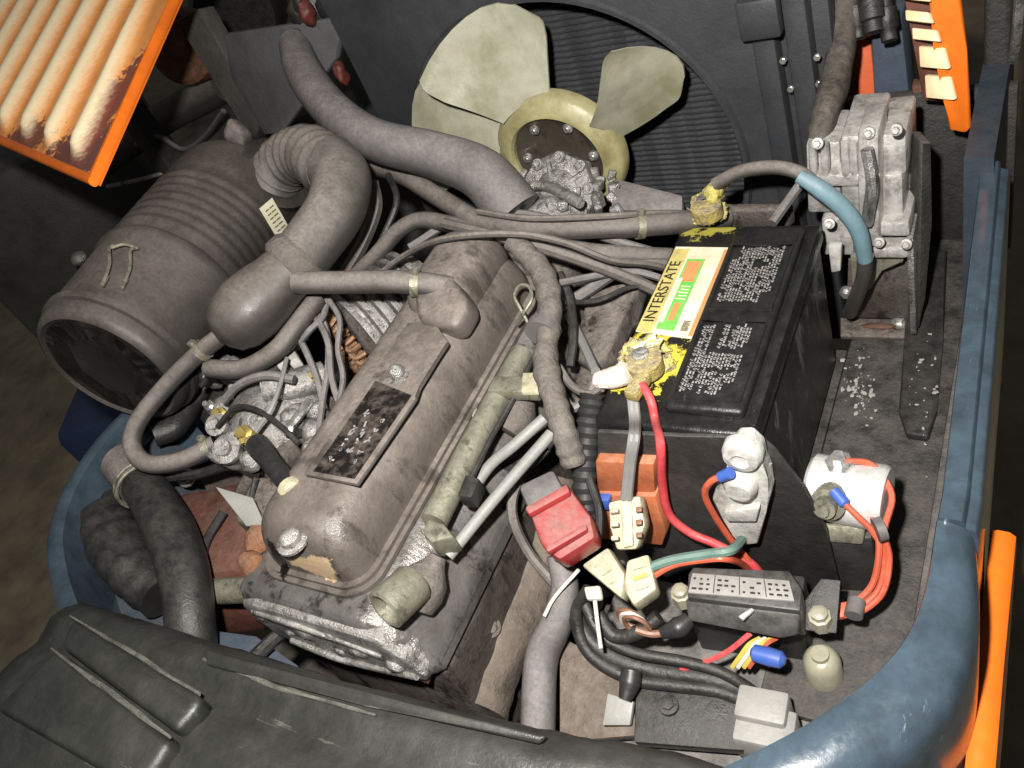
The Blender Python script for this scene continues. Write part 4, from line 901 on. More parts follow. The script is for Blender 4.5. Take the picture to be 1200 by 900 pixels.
# plate in front of the battery that carries the electrics
py_ = -.028
b = slab(bm_(), [PY(700, 506, py_), PY(800, 512, py_), PY(888, 512, py_), PY(908, 528, py_), PY(940, 570, py_), PY(968, 622, py_), PY(985, 690, py_), PY(700, 700, py_)], .005, .0015)
obj('mounting_plate', b, 'plate_grey', None, 'dark grey upright plate before the battery carrying the electrics', 'plate')
hose('corrugated_loom', 'black corrugated cable loom dropping from the front battery terminal', 'cable loom', PL((694, 462, .995), (690, 500, .97), (686, 545, .94), (686, 590, .91), (692, 630, .88)), .0135, 'rubber_clean', seg=14, n=14, corr=.0013, corrn=4)
hose('positive_cable', 'bright red cable running from the crusted terminal down the plate', 'cable', PL((752, 450, 1.012), (763, 470, 1.005), (768, 494, .99)) + [PY(774, 520, -.043), PY(776, 565, -.043), PY(784, 602, -.048), PY(808, 624, -.05), PY(840, 638, -.05), PY(880, 660, -.05), PY(900, 686, -.045)], .0048, 'wire_red', seg=10)
for k in (0, 1):
    hose('grey_wire', 'grey twin wire leading from the terminal into the pale connector', 'wire', PL((738 + k * 6, 462, 1.0), (741 + k * 6, 494, .99)) + [PY(740 + k * 6, 512, -.046), PY(735 + k * 6, 545, -.056)] + PL((731 + k * 6, 585, .945)), .0038, 'wire_grey', 'grey twin wires under the terminal', seg=8)

# ================================================================== ELECTRICS IN FRONT OF THE BATTERY
def conn(name, label, cat, px, h, mt, group=None, bev=.003):
    return obj(name, slab(bm_(), PL(*px), h, bev), mt, None, label, cat, group)
# orange block
ob = thing('terminal_block', 'orange plastic fuse block on the grey plate behind the pale connector', 'fuse block', P(740, 610, .86))
b = slab(bm_(), [PY(697, 541, -.04), PY(766, 544, -.04), PY(768, 580, -.04), PY(700, 578, -.04)], .02, .003); obj('block_top', b, 'nylon_orange', ob)
b = slab(bm_(), [PY(697, 580, -.046), PY(768, 582, -.046), PY(781, 625, -.05), PY(776, 640, -.05), PY(705, 632, -.05)], .022, .003); obj('block_body', b, 'nylon_orange', ob)
b = slab(bm_(), [PY(699, 586, -.056), PY(713, 587, -.056), PY(714, 598, -.056), PY(700, 597, -.056)], .01, .001); obj('blue_fuse', b, 'wire_blue', ob)
# cream connectors
cc = thing('wire_connector', 'upright cream nylon connector plugged below the grey twin wires', 'connector', P(735, 620, .88))
b = slab(bm_(), PL((712, 588, .945), (750, 580, .945), (756, 615, .93), (746, 644, .915), (722, 645, .915), (714, 618, .93)), .03, .004); obj('connector_shell', b, 'nylon_cream', cc)
for k in range(3):
    b = slab(bm_(), PL((714 + k * 1, 596 + k * 16, .9505 - k * .006), (724, 595 + k * 16, .9505 - k * .006), (724, 600 + k * 16, .949 - k * .006), (714 + k * 1, 601 + k * 16, .949 - k * .006)), .006, .0008); obj('shell_rib', b, 'nylon_cream', cc)
    b = slab(bm_(), PL((745, 594 + k * 15, .9475 - k * .006), (752, 593 + k * 15, .9475 - k * .006), (752, 599 + k * 15, .946 - k * .006), (745, 600 + k * 15, .946 - k * .006)), .004, .0005); obj('terminal_slot', b, 'wire_brown', cc)
b = slab(bm_(), PL((726, 580, .949), (740, 578, .949), (742, 640, .922), (730, 642, .922)), .008, .002); obj('latch', b, 'nylon_cream', cc)
cc = thing('wire_connector', 'broad cream nylon connector pair lying at the foot of the red cap', 'connector', P(720, 690, .85))
b = slab(bm_(), PL((680, 662, .90), (712, 640, .905), (732, 672, .90), (728, 702, .89)), .025, .004); obj('connector_shell', b, 'nylon_cream', cc)
for k in range(3):
    b = slab(bm_(), PL((694 + k * 9, 660 + k * 10, .9025 - k * .002), (706 + k * 8, 652 + k * 11, .9035 - k * .002), (708 + k * 8, 656 + k * 11, .9030 - k * .002), (696 + k * 9, 664 + k * 10, .9022 - k * .002)), .004, .0006); obj('shell_rib', b, 'nylon_cream', cc)
    b = slab(bm_(), PL((740 + k * 2, 664 + k * 12, .9065 - k * .003), (756 + k * 2, 659 + k * 12, .9065 - k * .003), (757 + k * 2, 663 + k * 12, .9055 - k * .003), (741 + k * 2, 668 + k * 12, .9055 - k * .003)), .004, .0006); obj('shell_rib', b, 'wire_yellow' if k == 1 else 'nylon_cream', cc)
b = slab(bm_(), PL((734, 656, .906), (760, 648, .906), (770, 690, .895), (742, 710, .893), (730, 690, .897)), .03, .004); obj('mating_shell', b, 'nylon_cream', cc)
conn('cable_tag', 'small white square clip with a hanging cable tie', 'cable tag', ((683, 687, .90), (703, 685, .90), (706, 702, .897), (687, 703, .897)), .008, 'tag_dirty')
hose('cable_tie', 'white cable tie tail hanging under the square clip', 'cable tie', PL((697, 704, .895), (700, 730, .885), (704, 760, .875)), .0022, 'wire_white', seg=6)
hose('cable_tie', 'thin white tie end sticking out beside the grey hose', 'cable tie', PL((678, 668, .895), (650, 700, .87), (638, 722, .86)), .0022, 'wire_white', seg=6)
# red capped plug
rc = thing('red_plug', 'red plastic power plug with grey dusty cap between engine and battery', 'plug', P(655, 600, .88))
b = slab(bm_(), PL((606, 568, .97), (648, 548, .97), (662, 575, .965), (618, 596, .965)), .04, .006); obj('cap', b, 'cap_grey', rc)
b = slab(bm_(), PL((616, 592, .978), (664, 566, .978), (692, 604, .967), (698, 630, .96), (655, 657, .955), (634, 640, .96)), .04, .006); obj('plug_body', b, 'cap_red', rc)
b = slab(bm_(), PL((614, 594, .986), (664, 566, .986), (668, 576, .984), (619, 603, .984)), .012, .003); obj('plug_rib', b, 'cap_red', rc)
b = slab(bm_(), PL((638, 640, .972), (686, 612, .972), (689, 620, .97), (641, 648, .97)), .012, .003); obj('plug_rib', b, 'cap_red', rc)
# white bulkhead relay
rw = thing('white_relay', 'white plastic relay holder with round boss on the grey plate', 'relay', PY(870, 640, -.04))
b = slab(bm_(), [PY(x_, y_, -.05) for x_, y_ in ((852, 528), (862, 517), (878, 517), (892, 530), (896, 560), (904, 578), (898, 600), (888, 638), (866, 640), (862, 628), (846, 606), (834, 586), (838, 574), (852, 562))], .018, .003); obj('relay_body', b, 'nylon_white', rw)
q = PY(868, 538, -.056); b = lathe(bm_(), q + Y * .014, q - Y, [(0, .019), (.010, .019), (.016, .016), (.018, .009), (.014, .006), (.014, 0)], 24); obj('relay_boss', b, 'nylon_white', rw)
q = PY(866, 575, -.06); b = lathe(bm_(), q + Y * .016, q - Y, [(0, .017), (.014, .016), (.02, .012), (.021, 0)], 24); obj('relay_button', b, 'nylon_white', rw)
b = slab(bm_(), [PY(x_, y_, -.058) for x_, y_ in ((848, 600), (890, 596), (886, 612), (852, 612))], .012, .002); obj('relay_strap', b, 'nylon_white', rw)
hose('orange_wire', 'orange wire with blue lug curving round the white relay', 'wire', [PY(850, 556, -.055), PY(832, 565, -.06), PY(826, 580, -.06), PY(838, 605, -.055), PY(858, 634, -.05), PY(880, 660, -.05), PY(892, 684, -.045)], .0034, 'wire_orange', seg=8)
b = bm_(); lathe(b, PY(856, 554, -.06), PY(842, 560, -.06), [(0, .006), (.014, .0055), (.015, .004)], 12); obj('wire_lug', b, 'wire_blue', None, 'blue crimp lug on the orange wire of the white relay', 'lug')
hose('green_wire', 'dull green wire lying above the fuse box', 'wire', PL((755, 668, .895), (785, 657, .90), (825, 650, .905), (856, 645, .908)) + [PY(872, 630, -.045)], .0052, 'wire_green', seg=8)
hose('orange_wire', 'orange-red wire arching just below the dull green one', 'wire', PL((764, 676, .885), (790, 662, .895), (825, 656, .90), (852, 655, .90)) + [PY(874, 664, -.06), PY(886, 682, -.05)], .0036, 'wire_orange', seg=8)

# fuse box
fb = thing('fuse_box', 'black fuse box with printed clear lid on the rear shelf', 'fuse box', P(875, 730, .80))
zt = .885
top = PL((806, 672, zt), (812, 664, zt), (925, 668, zt), (940, 690, zt), (938, 716, zt), (805, 700, zt))
b = slab(bm_(), top, .05, .003, direction=V((0, .0, -1))); obj('box_body', b, 'fuse_grey', fb)
b = slab(bm_(), PL((803, 704, zt - .006), (938, 720, zt - .006), (936, 745, zt - .028), (915, 749, zt - .03), (806, 728, zt - .02)), .03, .003); obj('box_front', b, 'fuse_grey', fb)
lidp = PL((811, 671, zt + .004), (925, 680, zt + .004), (931, 704, zt + .004), (806, 694, zt + .004))
b = slab(bm_(), lidp, .004, .001); fl_ = obj('clear_lid', b, 'fuse_clear', fb)
b = bm_(); random.seed(8)
def LD(s, t): return lidp[3].lerp(lidp[2], s).lerp(lidp[0].lerp(lidp[1], s), t) + Z * .0006
for c in range(4):
    for r_ in range(3):
        for k in range(3):
            s0 = .03 + c * .25 + k * .07; t0 = .16 + r_ * .25
            if random.random() < .85:
                ww = random.uniform(.02, .05); b.faces.new([b.verts.new(LD(s, t)) for s, t in ((s0, t0), (s0 + ww, t0), (s0 + ww, t0 + .10), (s0, t0 + .10))])
    s0 = .245 + c * .25
    if c < 3: b.faces.new([b.verts.new(LD(s, t)) for s, t in ((s0, .05), (s0 + .008, .05), (s0 + .008, .95), (s0, .95))])
obj('lid_print', b, 'ink_black', fl_, smooth=False)
b = slab(bm_(), PL((865, 722, zt - .002), (880, 712, zt - .002), (884, 714, zt - .002), (870, 726, zt - .002)), .004, .0008); obj('lid_catch', b, 'nylon_white', fb)
b = slab(bm_(), PL((962, 678, .862), (985, 680, .862), (980, 742, .842), (940, 738, .842), (940, 708, .85)), .004, .001); obj('mount_ear', b, 'plate_grey', fb)
for x_, y_ in ((960, 720), (797, 693)):
    b = bm_(); q = P(x_, y_, .858); lathe(b, q - Z * .02, q + Z, [(0, .011), (.017, .011), (.018, .0085), (.024, .0085), (.026, .006), (.0265, 0)], 8); obj('mount_screw', b, 'cap_clear', fb)
b = bm_(); box(b, P(880, 720, .79), (.12, .05, .1), rz(6), .004); obj('mount_foot', b, 'plate_grey', fb)
# solenoid
so = thing('solenoid_switch', 'silver cylindrical solenoid switch with bolted terminals by the battery', 'solenoid', P(995, 600, .80))
A5 = P(950, 568, .89); B5 = P(1040, 585, .89)
b = lathe(bm_(), A5, B5, [(0, .02), (0, .03), (.004, .034), ((B5 - A5).length - .004, .034), ((B5 - A5).length, .031), ((B5 - A5).length, 0)], 32); obj('solenoid_can', b, 'solenoid_zinc', so)
b = bm_(); q = P(985, 545, .92); lathe(b, q - Z * .03, q + V((0, -.1, 1)), [(0, .008), (.03, .008), (.03, .014), (.04, .014), (.04, .007), (.052, .007)], 6); obj('terminal_stud', b, 'bright_steel', so)
b = bm_(); q = P(972, 600, .905); lathe(b, q + V((0, .02, 0)), q + V((-.1, -1, .5)), [(0, .017), (.02, .017), (.021, .011), (.03, .011), (.03, .006), (.036, .006)], 18); obj('terminal_stud', b, 'olive_steel', so)
b = slab(bm_(), PL((965, 615, .87), (1015, 618, .87), (1012, 640, .85), (968, 636, .85)), .02, .004); obj('bracket', b, 'olive_steel', so)
b = bm_(); box(b, P(992, 640, .80), (.06, .05, .11), rz(8), .004); obj('bracket_leg', b, 'plate_grey', so)
b = bm_(); lathe(b, P(977, 575, .925), P(990, 590, .92), [(0, .006), (.016, .006), (.018, .004)], 12); obj('blue_lug', b, 'wire_blue', so)
for k, (pts, lb) in enumerate((
    (((988, 588, .922), (1005, 605, .91), (1022, 622, .895), (1036, 650, .87), (1030, 690, .84), (1005, 712, .825), (978, 716, .82)), 'orange-red wire from the blue lug joining the looped bundle'),
    (((990, 540, .93), (1022, 545, .92), (1045, 580, .905), (1036, 622, .89), (1042, 655, .865), (1034, 695, .84), (1006, 718, .825), (978, 721, .82)), 'orange-red wire from the top stud bowed outside the solenoid'),
    (((1020, 600, .90), (1028, 620, .895), (1030, 650, .875), (1022, 685, .845), (1000, 706, .83), (976, 711, .825)), 'orange-red wire on the inside of the looped bundle'))):
    hose('orange_wire', lb, 'wire', PL(*pts), .0033, 'wire_orange', 'orange wires at the solenoid', seg=8)
b = bm_(); tube(b, PL((1026, 622, .90), (1036, 619, .90)), .012, 12); obj('bundle_tie', b, 'cap_grey', None, 'dark tie round the orange wires just under the solenoid', 'cable tie')
b = bm_(); tube(b, PL((1000, 722, .832), (1004, 704, .832)), .009, 12); obj('bundle_tie', b, 'cap_grey', None, 'dark tie round the orange wires beside the fuse box ear', 'cable tie')
conn('orange_splice', 'orange crimped splice between fuse box ear and wire tie', 'splice', ((974, 706, .83), (992, 706, .83), (990, 724, .826), (974, 724, .826)), .012, 'wire_orange')
# lower clutter
hose('lower_grey_hose', 'dusty grey hose dropping from the connectors to the pad', 'hose', PL((655, 650, .88), (662, 690, .855), (652, 730, .83), (634, 775, .80), (630, 870, .76)), [.014, .016, .0185, .0195, .02], 'rubber_grey', seg=16)
for pts, r_, lb in (
    (((668, 690, .85), (680, 735, .83), (715, 768, .81), (770, 786, .80), (850, 800, .795), (912, 836, .765)), .010, 'thick black cable curving round under the cream connectors'),
    (((684, 705, .86), (705, 745, .84), (745, 765, .83), (800, 775, .82), (850, 790, .81), (915, 832, .77)), .006, 'thinner black cable above the thick curved one'),
    (((700, 720, .86), (720, 745, .845), (750, 740, .85), (772, 722, .86)), .008, 'short black cable turned up towards the fuse box'),
    (((690, 690, .875), (675, 720, .85), (690, 765, .82), (740, 795, .80), (790, 803, .797), (850, 812, .793), (905, 842, .765)), .007, 'black cable on the outside of the curved run')):
    hose('black_cable', lb, 'cable', PL(*pts), r_, 'rubber_black', 'black cables below the connectors', seg=10)
for k in range(3):
    q = P(738 + k * 5, 722, .87)
    hose('wire_loop', ('small brown wire loop on the left of the white one', 'small white wire loop under the cream connectors', 'small brown wire loop on the right of the white one')[k], 'wire', [q + V((math.cos(a * .7) * .014, -.004 * k, math.sin(a * .7) * .018 - .006)) for a in range(8)], .0025, ('wire_brown', 'wire_white', 'wire_brown')[k], 'small wire loops under the connectors', seg=6)
hose('brown_wire', 'brown wire with black tape leading right from the wire loops', 'wire', PL((745, 738, .86), (765, 743, .855), (785, 740, .855)), .004, 'wire_brown', seg=8)
b = bm_(); tube(b, PL((775, 742, .856), (795, 735, .86), (808, 725, .862)), [.006, .011, .007], 12); obj('taped_splice', b, 'rubber_clean', None, 'black taped splice left of the fuse box', 'splice')
hose('maroon_wire', 'dark red wire curving out under the fuse box front', 'wire', PL((780, 790, .796), (822, 777, .818), (852, 764, .83), (880, 742, .84)), .003, 'wire_red', seg=6)
for k, (mt, dx) in enumerate((('wire_yellow', 0), ('wire_white', 7), ('wire_yellow', 14), ('wire_orange', 20))):
    hose('thin_wire', ('thin yellow wire on the outer side of the white one at the blue splice', 'thin white wire fanning out behind the blue splice', 'thin yellow wire between the white and the orange one at the blue splice', 'thin orange wire fanning out behind the blue splice')[k], 'wire', PL((858 + dx, 782, .81), (868 + dx, 768, .825), (878 + dx, 755, .835), (890 + dx, 748, .83)), .0024, mt, 'thin wires at the blue splice', seg=6)
b = bm_(); lathe(b, P(880, 764, .835), P(914, 773, .835), [(0, .004), (.003, .0085), (.018, .0095), (.03, .0085), (.034, .004)], 16); obj('blue_splice', b, 'wire_blue', None, 'bright blue crimp splice below the fuse box', 'splice')
b = bm_(); q = P(962, 772, .785); lathe(b, q - Z * .04, q + Z, [(0, .019), (.034, .019), (.042, .016), (.045, .012), (.046, .009), (.052, .009), (.053, 0)], 20); obj('clear_cap', b, 'cap_clear', None, 'translucent yellowish round cap on the rear shelf', 'cap')
b = bm_(); box(b, P(898, 842, .775), (.05, .034, .07), rz(4), .004); box(b, P(900, 862, .775), (.058, .04, .05), rz(4), .004); obj('pale_block', b, 'block_grey', None, 'pale grey plastic block beside the blue corner', 'block')
b = slab(bm_(), PL((745, 800, .79), (868, 806, .79), (872, 880, .78), (742, 870, .78)), .02, .003); pp = obj('cover_plate', b, 'plate_grey', None, 'flat dark grey plate with one nut on the rear shelf', 'plate')
b = bm_(); bolt(b, P(783, 826, .792), Z, .007, .005); obj('plate_nut', b, 'plate_grey', pp)
b = slab(bm_(), PL((655, 745, .785), (735, 785, .785), (748, 862, .775), (655, 870, .76)), .02, .003); obj('tan_bracket', b, 'manifold_tan', None, 'tan dusty bracket under the curved black cables', 'bracket')
b = slab(bm_(), PL((712, 812, .80), (742, 822, .80), (738, 850, .79), (706, 850, .79)), .008, .001); obj('bright_shim', b, 'block_grey', None, 'bright metal edge beside the black clip', 'metal tab')
b = bm_(); tube(b, PL((740, 785, .82), (738, 800, .815), (732, 820, .81)), [.011, .012, .007], 10); obj('cable_clip', b, 'rubber_clean', None, 'black rubber clip hanging from the curved cables', 'clip')

# ================================================================== REGULATOR AND THINGS BEHIND THE BATTERY
rg = thing('gas_regulator', 'cast aluminium gas regulator on a steel bracket behind the battery', 'regulator', PY(1010, 330, .375))
ry = .375
def RY(px_, py_, dy=0): return PY(px_, py_, ry + dy)
b = bm_()
for (x0_, x1_, y0_, y1_, dy, th) in ((944, 985, 168, 250, 0, .07), (984, 1030, 160, 262, -.012, .09), (1004, 1030, 156, 290, -.03, .06), (1030, 1062, 158, 205, 0, .08), (1030, 1058, 205, 262, -.004, .08), (962, 1000, 256, 300, .0, .06), (944, 1030, 205, 220, -.02, .09), (1018, 1066, 262, 278, -.02, .07), (1018, 1064, 292, 304, -.02, .06)):
    slab(b, [RY(x0_, y0_, dy), RY(x1_, y0_ - 2, dy), RY(x1_ + 1, y1_, dy), RY(x0_ + 2, y1_, dy)], th, .005, 2)
for x_ in (952, 966, 990, 1000, 1014): tube(b, [RY(x_, 166, -.015), RY(x_ + 2, 204, -.015)], .005, 8, 2)
roughen(b, .0007, 60)
obj('regulator_body', b, 'clean_alloy', rg)
for x_, y_ in ((958, 168), (1018, 156), (1050, 152), (1030, 284), (1062, 286), (1024, 206), (958, 222), (1000, 268), (972, 262)):
    b = bm_(); bolt(b, RY(x_, y_, -.034), V((0, -.9, .35)), .0042, .006); obj('regulator_bolt', b, 'clean_alloy', rg)
b = slab(bm_(), [RY(970, 288, -.04), RY(986, 289, -.04), RY(985, 318, -.04), RY(974, 320, -.04)], .01, .002); obj('white_plug', b, 'nylon_white', rg)
b = bm_(); tube(b, [RY(1016, 175, -.04), RY(1022, 215, -.045), RY(1016, 262, -.04)], .007, 8); obj('body_strap', b, 'cast_alloy', rg)
b = slab(bm_(), [RY(1030, 160, .03), RY(1064, 158, .03), RY(1080, 180, .06), RY(1076, 300, .06), RY(1060, 300, .03)], .05, .004); obj('side_cover', b, 'cast_alloy', rg)
# bracket: two arms and a foot plate
b = slab(bm_(), [RY(1062, 280, -.02), RY(1070, 278, -.02), RY(1074, 392, -.01), RY(1067, 392, -.01)], .06, .001); obj('bracket_arm', b, 'cast_alloy', rg)
b = slab(bm_(), [RY(996, 300, .0), RY(1060, 302, .0), RY(1058, 308, .0), RY(1032, 316, .0), RY(1022, 338, .0), RY(1000, 350, .0)], .06, .002); obj('bracket_web', b, 'olive_steel', rg)
b = slab(bm_(), [RY(994, 304, .03), RY(1068, 306, .03), RY(1070, 374, .03), RY(992, 372, .03)], .004, .001); obj('bracket_back', b, 'dusty_iron', rg)
b = slab(bm_(), PL((985, 372, .755), (1070, 376, .755), (1072, 396, .755), (985, 394, .755)), .006, .001); obj('bracket_foot', b, 'dusty_iron', rg)
b = bm_(); bolt(b, P(1054, 377, .757), Z, .007); obj('bracket_bolt', b, 'bright_steel', rg)
b = bm_(); bolt(b, RY(992, 343, -.005), -Y, .006); obj('bracket_bolt', b, 'bright_steel', rg)
b = bm_(); lump(b, P(1030, 382, .757), (.022, .006, .003), .3, 40, 2); obj('rust_patch', b, 'rust_red', rg)
hose('blue_hose', 'flat faded blue hose bending over the front of the regulator', 'hose', [RY(936, 206, -.05), RY(962, 222, -.055), RY(988, 244, -.055), RY(1006, 270, -.055), RY(1014, 304, -.05)], [.008, .0105, .0105, .010, .009], 'hose_blue', seg=12)
hose('drain_hose', 'dark dusty hose continuing below the faded blue one', 'hose', [RY(1014, 300, -.048), RY(1012, 325, -.04), RY(1002, 352, -.02), RY(996, 366, .0)], .0095, 'rubber_dusty', seg=12)
hose('gas_hose', 'dusty black gas hose coming down into the regulator top', 'hose', [PY(992, -20, .60), PY(988, 40, .56), PY(980, 90, .50), PY(968, 130, .43), PY(962, 170, .39)], [.017, .017, .018, .017, .016], 'rubber_brown', seg=16, wob=.15)
# posts and panels further back on the right
b = slab(bm_(), [PY(1020, 20, .62), PY(1056, 20, .62), PY(1070, 152, .62), PY(1026, 152, .62)], .06, .003)
slab(b, [PY(1026, 150, .62), PY(1072, 150, .62), PY(1074, 260, .62), PY(1030, 260, .62)], .06, .003)
obj('guard_post', b, 'slate_paint', None, 'slate blue post standing behind the regulator', 'post')
b = slab(bm_(), [PY(992, 45, .66), PY(1020, 45, .66), PY(1030, 150, .66), PY(1030, 250, .66), PY(992, 250, .66)], .02, .002)
obj('painted_strip', b, 'red_paint', None, 'orange-red painted strip beside the slate blue post', 'panel')
b = bm_(); random.seed(4)
for x_, y_, r_ in ((1004, 12, .012), (1022, 4, .016), (1040, 14, .013)):
    lathe(b, PY(x_ - 6, y_ - 34, .6), PY(x_, y_ + 14, .57), [(0, r_ * .7), (.03, r_ * .7), (.032, r_), (.055, r_), (.057, r_ * .75), (.07, r_ * .75), (.072, 0)], 12)
obj('hose_fittings', b, 'rubber_black', None, 'cluster of black fittings above the red strip', 'fittings', angle=60)
orr = thing('orange_side_panel', 'bright orange hood side panel with louvres painted pale as flash glare beside the blue post', 'panel', PY(1110, 160, .52))
b = slab(bm_(), [PY(1085, -30, .5), PY(1122, -30, .5), PY(1133, 60, .5), PY(1138, 150, .5), PY(1132, 157, .5), PY(1112, 153, .5), PY(1106, 120, .5), PY(1094, 60, .5)], .012, .004); obj('panel_face', b, 'orange_paint', orr)
for i, (x_, y_) in enumerate(((1056, -16), (1060, 11), (1068, 32), (1076, 54), (1083, 88))):
    h_ = (18, 16, 17, 28, 30)[i]
    b = slab(bm_(), [PY(x_, y_, .515), PY(x_ + 27, y_ + 3, .495), PY(x_ + 27 + h_ * .25, y_ + h_, .485), PY(x_ + h_ * .05, y_ + h_ - 3, .505)], .008, .002); obj('louvre', b, 'orange_glare', orr)
b = slab(bm_(), [PY(1054, -30, .53), PY(1090, -30, .53), PY(1108, 120, .53), PY(1082, 118, .53)], .006, .002); obj('return_flange', b, 'rust_red', orr)  # shade beside the louvres put into the flange colour
b = slab(bm_(), [PY(1068, 100, .6), PY(1110, 110, .6), PY(1112, 190, .6), PY(1080, 200, .6)], .02, .003)
obj('rear_plate', b, 'rust_red', None, 'dull red plate shadowed below the orange side panel', 'plate')
b = slab(bm_(), [PY(1128, -30, .60), PY(1162, -30, .60), PY(1158, 190, .50), PY(1140, 200, .50), PY(1075, 200, .55), PY(1075, 420, .55), PY(1150, 260, .50), PY(1145, 190, .5)], .02)
b.free()
b = bm_(); box(b, (.335, .62, 1.02), (.03, .05, .9), bev=.008, seg=3); obj('black_post', b, 'frame_black', None, 'black upright between orange side panel and blue rail', 'post')
b = bm_(); box(b, (.20, .60, .86), (.32, .02, .26), bev=.003); obj('bulkhead', b, 'frame_black', None, 'black bulkhead sheet behind the gas regulator', 'bulkhead')
b = slab(bm_(), [PY(1078, 165, .40), PY(1092, 166, .40), PY(1092, 260, .40), PY(1084, 350, .385), PY(1078, 385, .375), PY(1074, 385, .375)], .03, .003); obj('black_stay', b, 'frame_black', None, 'black stay right of the regulator bracket', 'stay')
hose('chrome_rod', 'thin grey rod standing up beside the blue rail end', 'rod', PL((1188, 70, 1.03), (1192, 40, 1.08), (1196, -10, 1.14)), .006, 'cast_alloy', seg=8)

# ================================================================== ORANGE HOOD PANEL, UPPER LEFT
hp = thing('hood_panel', 'orange corrugated hood panel with dirty ribs tinted cream as flash glare over the air cleaner', 'hood panel', P(60, 150, 1.2))
C0, C1, C2 = P(112, 214, 1.28), P(206, 4, 1.365), P(-20, 156, 1.30)
ed = (C1 - C0); sd = (C2 - C0); nn = ed.cross(sd).normalized(); nn = nn if nn.dot(CAM - C0) > 0 else -nn
ed = ed * 1.6; sd = sd * 2.2; edn = ed.normalized(); sdn = (sd - edn * sd.dot(edn)).normalized()
b = bm_(); NU, NV = 150, 26; W_ = sd.dot(sdn); rows = []; hv = []
for i in range(NU + 1):
    a = i / NU; row = []
    for j in range(NV + 1):
        c = (j / NV) ** 1.6; x_ = a * W_; l_ = c * ed.length
        ph = (x_ - .075) / .088; edge = min(1, max(0, (l_ - .016) / .03)); lim = max(0, min(1, (x_ - .03 - l_ * .10) / .02)) if l_ > .18 else 1
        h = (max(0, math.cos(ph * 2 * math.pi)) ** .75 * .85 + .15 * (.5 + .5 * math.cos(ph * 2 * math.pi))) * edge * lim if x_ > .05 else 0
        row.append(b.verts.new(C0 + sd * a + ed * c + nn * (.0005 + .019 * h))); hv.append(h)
    rows.append(row)
for i in range(NU):
    for j in range(NV): b.faces.new((rows[i][j], rows[i + 1][j], rows[i + 1][j + 1], rows[i][j + 1]))
ps = obj('corrugated_sheet', b, 'orange_dirt_glare', hp, angle=80)
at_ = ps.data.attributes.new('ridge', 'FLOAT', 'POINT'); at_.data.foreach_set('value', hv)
nt = MATS['orange_dirt_glare'].node_tree; bs = nt.nodes['Principled BSDF']; lk = bs.inputs['Base Color'].links[0].from_socket       # flash glare along the ridges, put into the paint colour
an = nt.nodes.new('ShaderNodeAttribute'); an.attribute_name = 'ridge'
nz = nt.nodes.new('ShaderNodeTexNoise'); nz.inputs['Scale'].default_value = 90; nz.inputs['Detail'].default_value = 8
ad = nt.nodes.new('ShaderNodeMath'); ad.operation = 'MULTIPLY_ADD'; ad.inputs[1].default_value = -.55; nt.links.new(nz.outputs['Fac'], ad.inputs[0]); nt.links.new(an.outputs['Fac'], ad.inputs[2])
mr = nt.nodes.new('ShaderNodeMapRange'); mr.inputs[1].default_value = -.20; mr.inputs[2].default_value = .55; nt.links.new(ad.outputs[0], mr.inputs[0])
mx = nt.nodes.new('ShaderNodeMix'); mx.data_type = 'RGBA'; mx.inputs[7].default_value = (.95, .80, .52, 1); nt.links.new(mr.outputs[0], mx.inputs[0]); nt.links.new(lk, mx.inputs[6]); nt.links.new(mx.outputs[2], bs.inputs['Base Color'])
b = slab(bm_(), [C0 - nn * .004, C0 + ed - nn * .004, C0 + ed + sd - nn * .004, C0 + sd - nn * .004], .004); obj('backing_sheet', b, 'orange_paint', hp)
b = tube(bm_(), [C0 + ed + nn * .004, C0 + nn * .004, C0 + nn * .004 + sd], .0085, 10, smooth=False); obj('rolled_rim', b, 'orange_paint', hp)
# stand holding it up outside the picture
b = bm_(); q = C0 + ed * .9 + sd * .9; box(b, (q.x, q.y, q.z / 2 - .02), (.06, .06, q.z - .02), bev=.006); obj('panel_stand', b, 'frame_black', hp)

# ================================================================== DARK WORKSHOP BEHIND
q = PY(212, 62, .95); b = lathe(bm_(), q + Y * .04, q + V((.3, -1, .4)), [(0, .09), (.05, .09), (.06, .08), (.05, .07), (.045, .03), (.06, .025), (.06, 0)], 32)
obj('rusty_pulley', b, 'rust_orange', None, 'rusty brown pulley in the gloom beside the hood panel', 'pulley')
hose('old_exhaust', 'fat dusty pipe lying in the gloom behind the air cleaner', 'pipe', [PY(120, 190, .95), PY(190, 140, 1.0), PY(262, 100, 1.05)], .045, 'rubber_dusty', seg=16)
hose('slack_cable', 'slack dark cable sagging in front of the fat dusty pipe', 'cable', [PY(160, 170, .85), PY(185, 160, .85), PY(215, 175, .85), PY(240, 160, .85), PY(262, 130, .85)], .007, 'rubber_grey', seg=8)
def plain(name, label, cat, b, mt, **k): return obj(name, b, mt, None, label, cat, **k)
b = slab(bm_(), [PY(262, 40, .62), PY(400, 20, .56), PY(392, 70, .56), PY(330, 156, .56), PY(310, 158, .58), PY(270, 90, .62)], .015, .003)
plain('grey_side_plate', 'grey sheet plate left of the fan shroud', 'plate', b, 'slate_grey')
hose('drop_bar', 'thin pale bar lying in the gloom behind the hood panel', 'bar', [PY(125, 219, .75), PY(165, 210, .8), PY(208, 198, .85)], .006, 'cast_alloy', seg=8)
b = slab(bm_(), [PY(205, 25, .70), PY(232, 10, .70), PY(306, 140, .62), PY(300, 165, .62), PY(285, 150, .62)], .04, .004)
plain('black_strut', 'black sloping strut along the grey side plate', 'strut', b, 'machine_black')
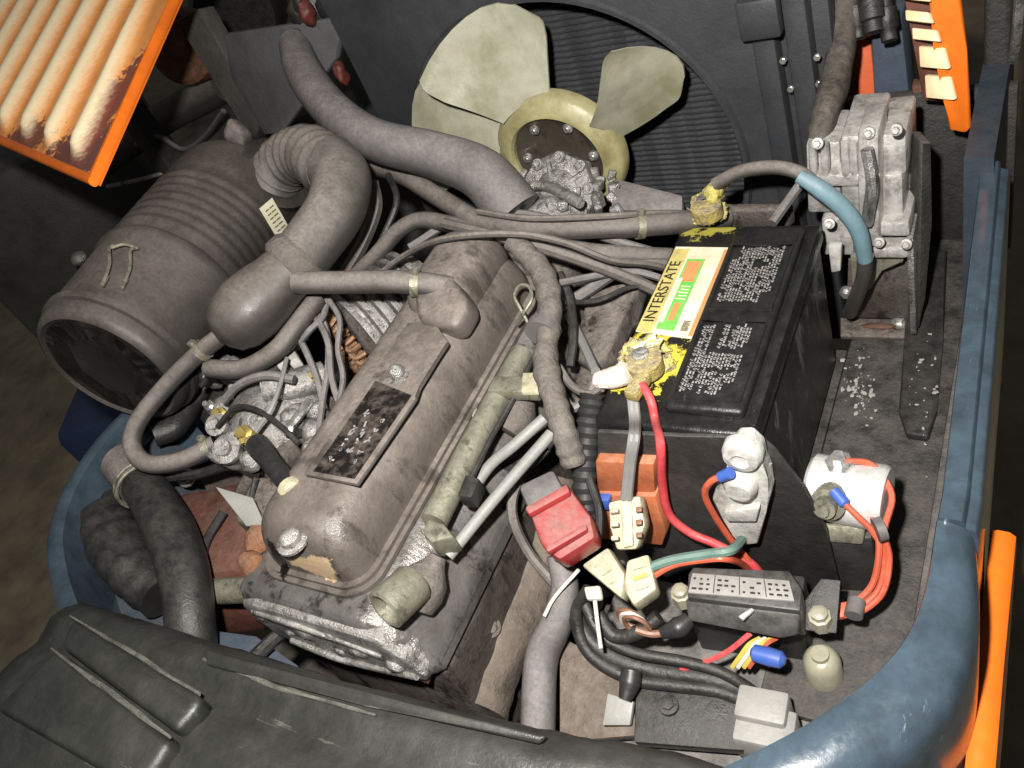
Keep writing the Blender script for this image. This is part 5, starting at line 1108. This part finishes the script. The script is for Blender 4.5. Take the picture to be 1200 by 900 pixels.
b = bm_(); lathe(b, P(275, 20, 1.05), P(300, -30, 1.05), [(0, .05), (0, .11), (.03, .13), (.1, .13), (.12, .11), (.12, .05)], 36); plain('dark_drum', 'dark rubber drum end behind the grey side plate', 'drum', b, 'rubber_black')
b = bm_()
for i in range(8): lump(b, PY(random.uniform(350, 402), random.uniform(0, 40), .60), (.02, .025, .03), .4, 20, 2)
plain('tank_fitting', 'dark fittings near the top of the radiator hose', 'fittings', b, 'rubber_black', angle=60)
b = bm_(); lump(b, PY(360, 15, .56), (.014, .016, .02), .3, 30); plain('tank_valve', 'dull red valve among the dark fittings left of the shroud', 'valve', b, 'valve_red', angle=60)
b = bm_(); lump(b, PY(400, 86, .56), (.010, .014, .02), .3, 30); plain('tank_valve', 'dull red valve just above the bend of the radiator hose', 'valve', b, 'valve_red', angle=60)
b = bm_(); box(b, (-1.55, 1.1, .35), (.9, .5, .7), rz(25), .03); box(b, (-1.5, 1.1, .78), (.5, .4, .16), rz(25), .03); plain('black_machine', 'black machine housing in the gloom beyond the air cleaner', 'machine', b, 'machine_black')
b = bm_(); box(b, (-2.5, 1.0, .45), (.7, .5, .9), rz(40), .04); plain('black_cabinet', 'black cabinet standing on the workshop floor', 'cabinet', b, 'machine_black')
b = bm_(); tube(b, [V((-2.0, .62, .55)), V((-1.9, .58, .72))], .012, 10, 2); lump(b, V((-1.9, .58, .73)), (.025, .025, .02), .1, 10, 2); plain('lever_rod', 'thin lever with a pale knob beside the black cabinet', 'lever', b, 'cast_alloy')
b = bm_(); box(b, (-1.9, .55, .16), (.7, .35, .32), rz(30), .04); plain('blue_crate', 'dark blue crate on the floor beyond the air cleaner', 'crate', b, 'tarp_blue')
b = bm_(); lathe(b, V((-1.4, 1.6, .35)), V((-1.25, 1.55, .35)), [(0, .14), (.0, .30), (.04, .35), (.16, .35), (.2, .30), (.2, .14)], 40); plain('spare_tyre', 'dark tyre standing in the gloom behind the hood panel', 'tyre', b, 'rubber_black')
print('objects', len(bpy.data.objects), 'tris', sum(sum(len(p.vertices) - 2 for p in m.polygons) for m in bpy.data.meshes))
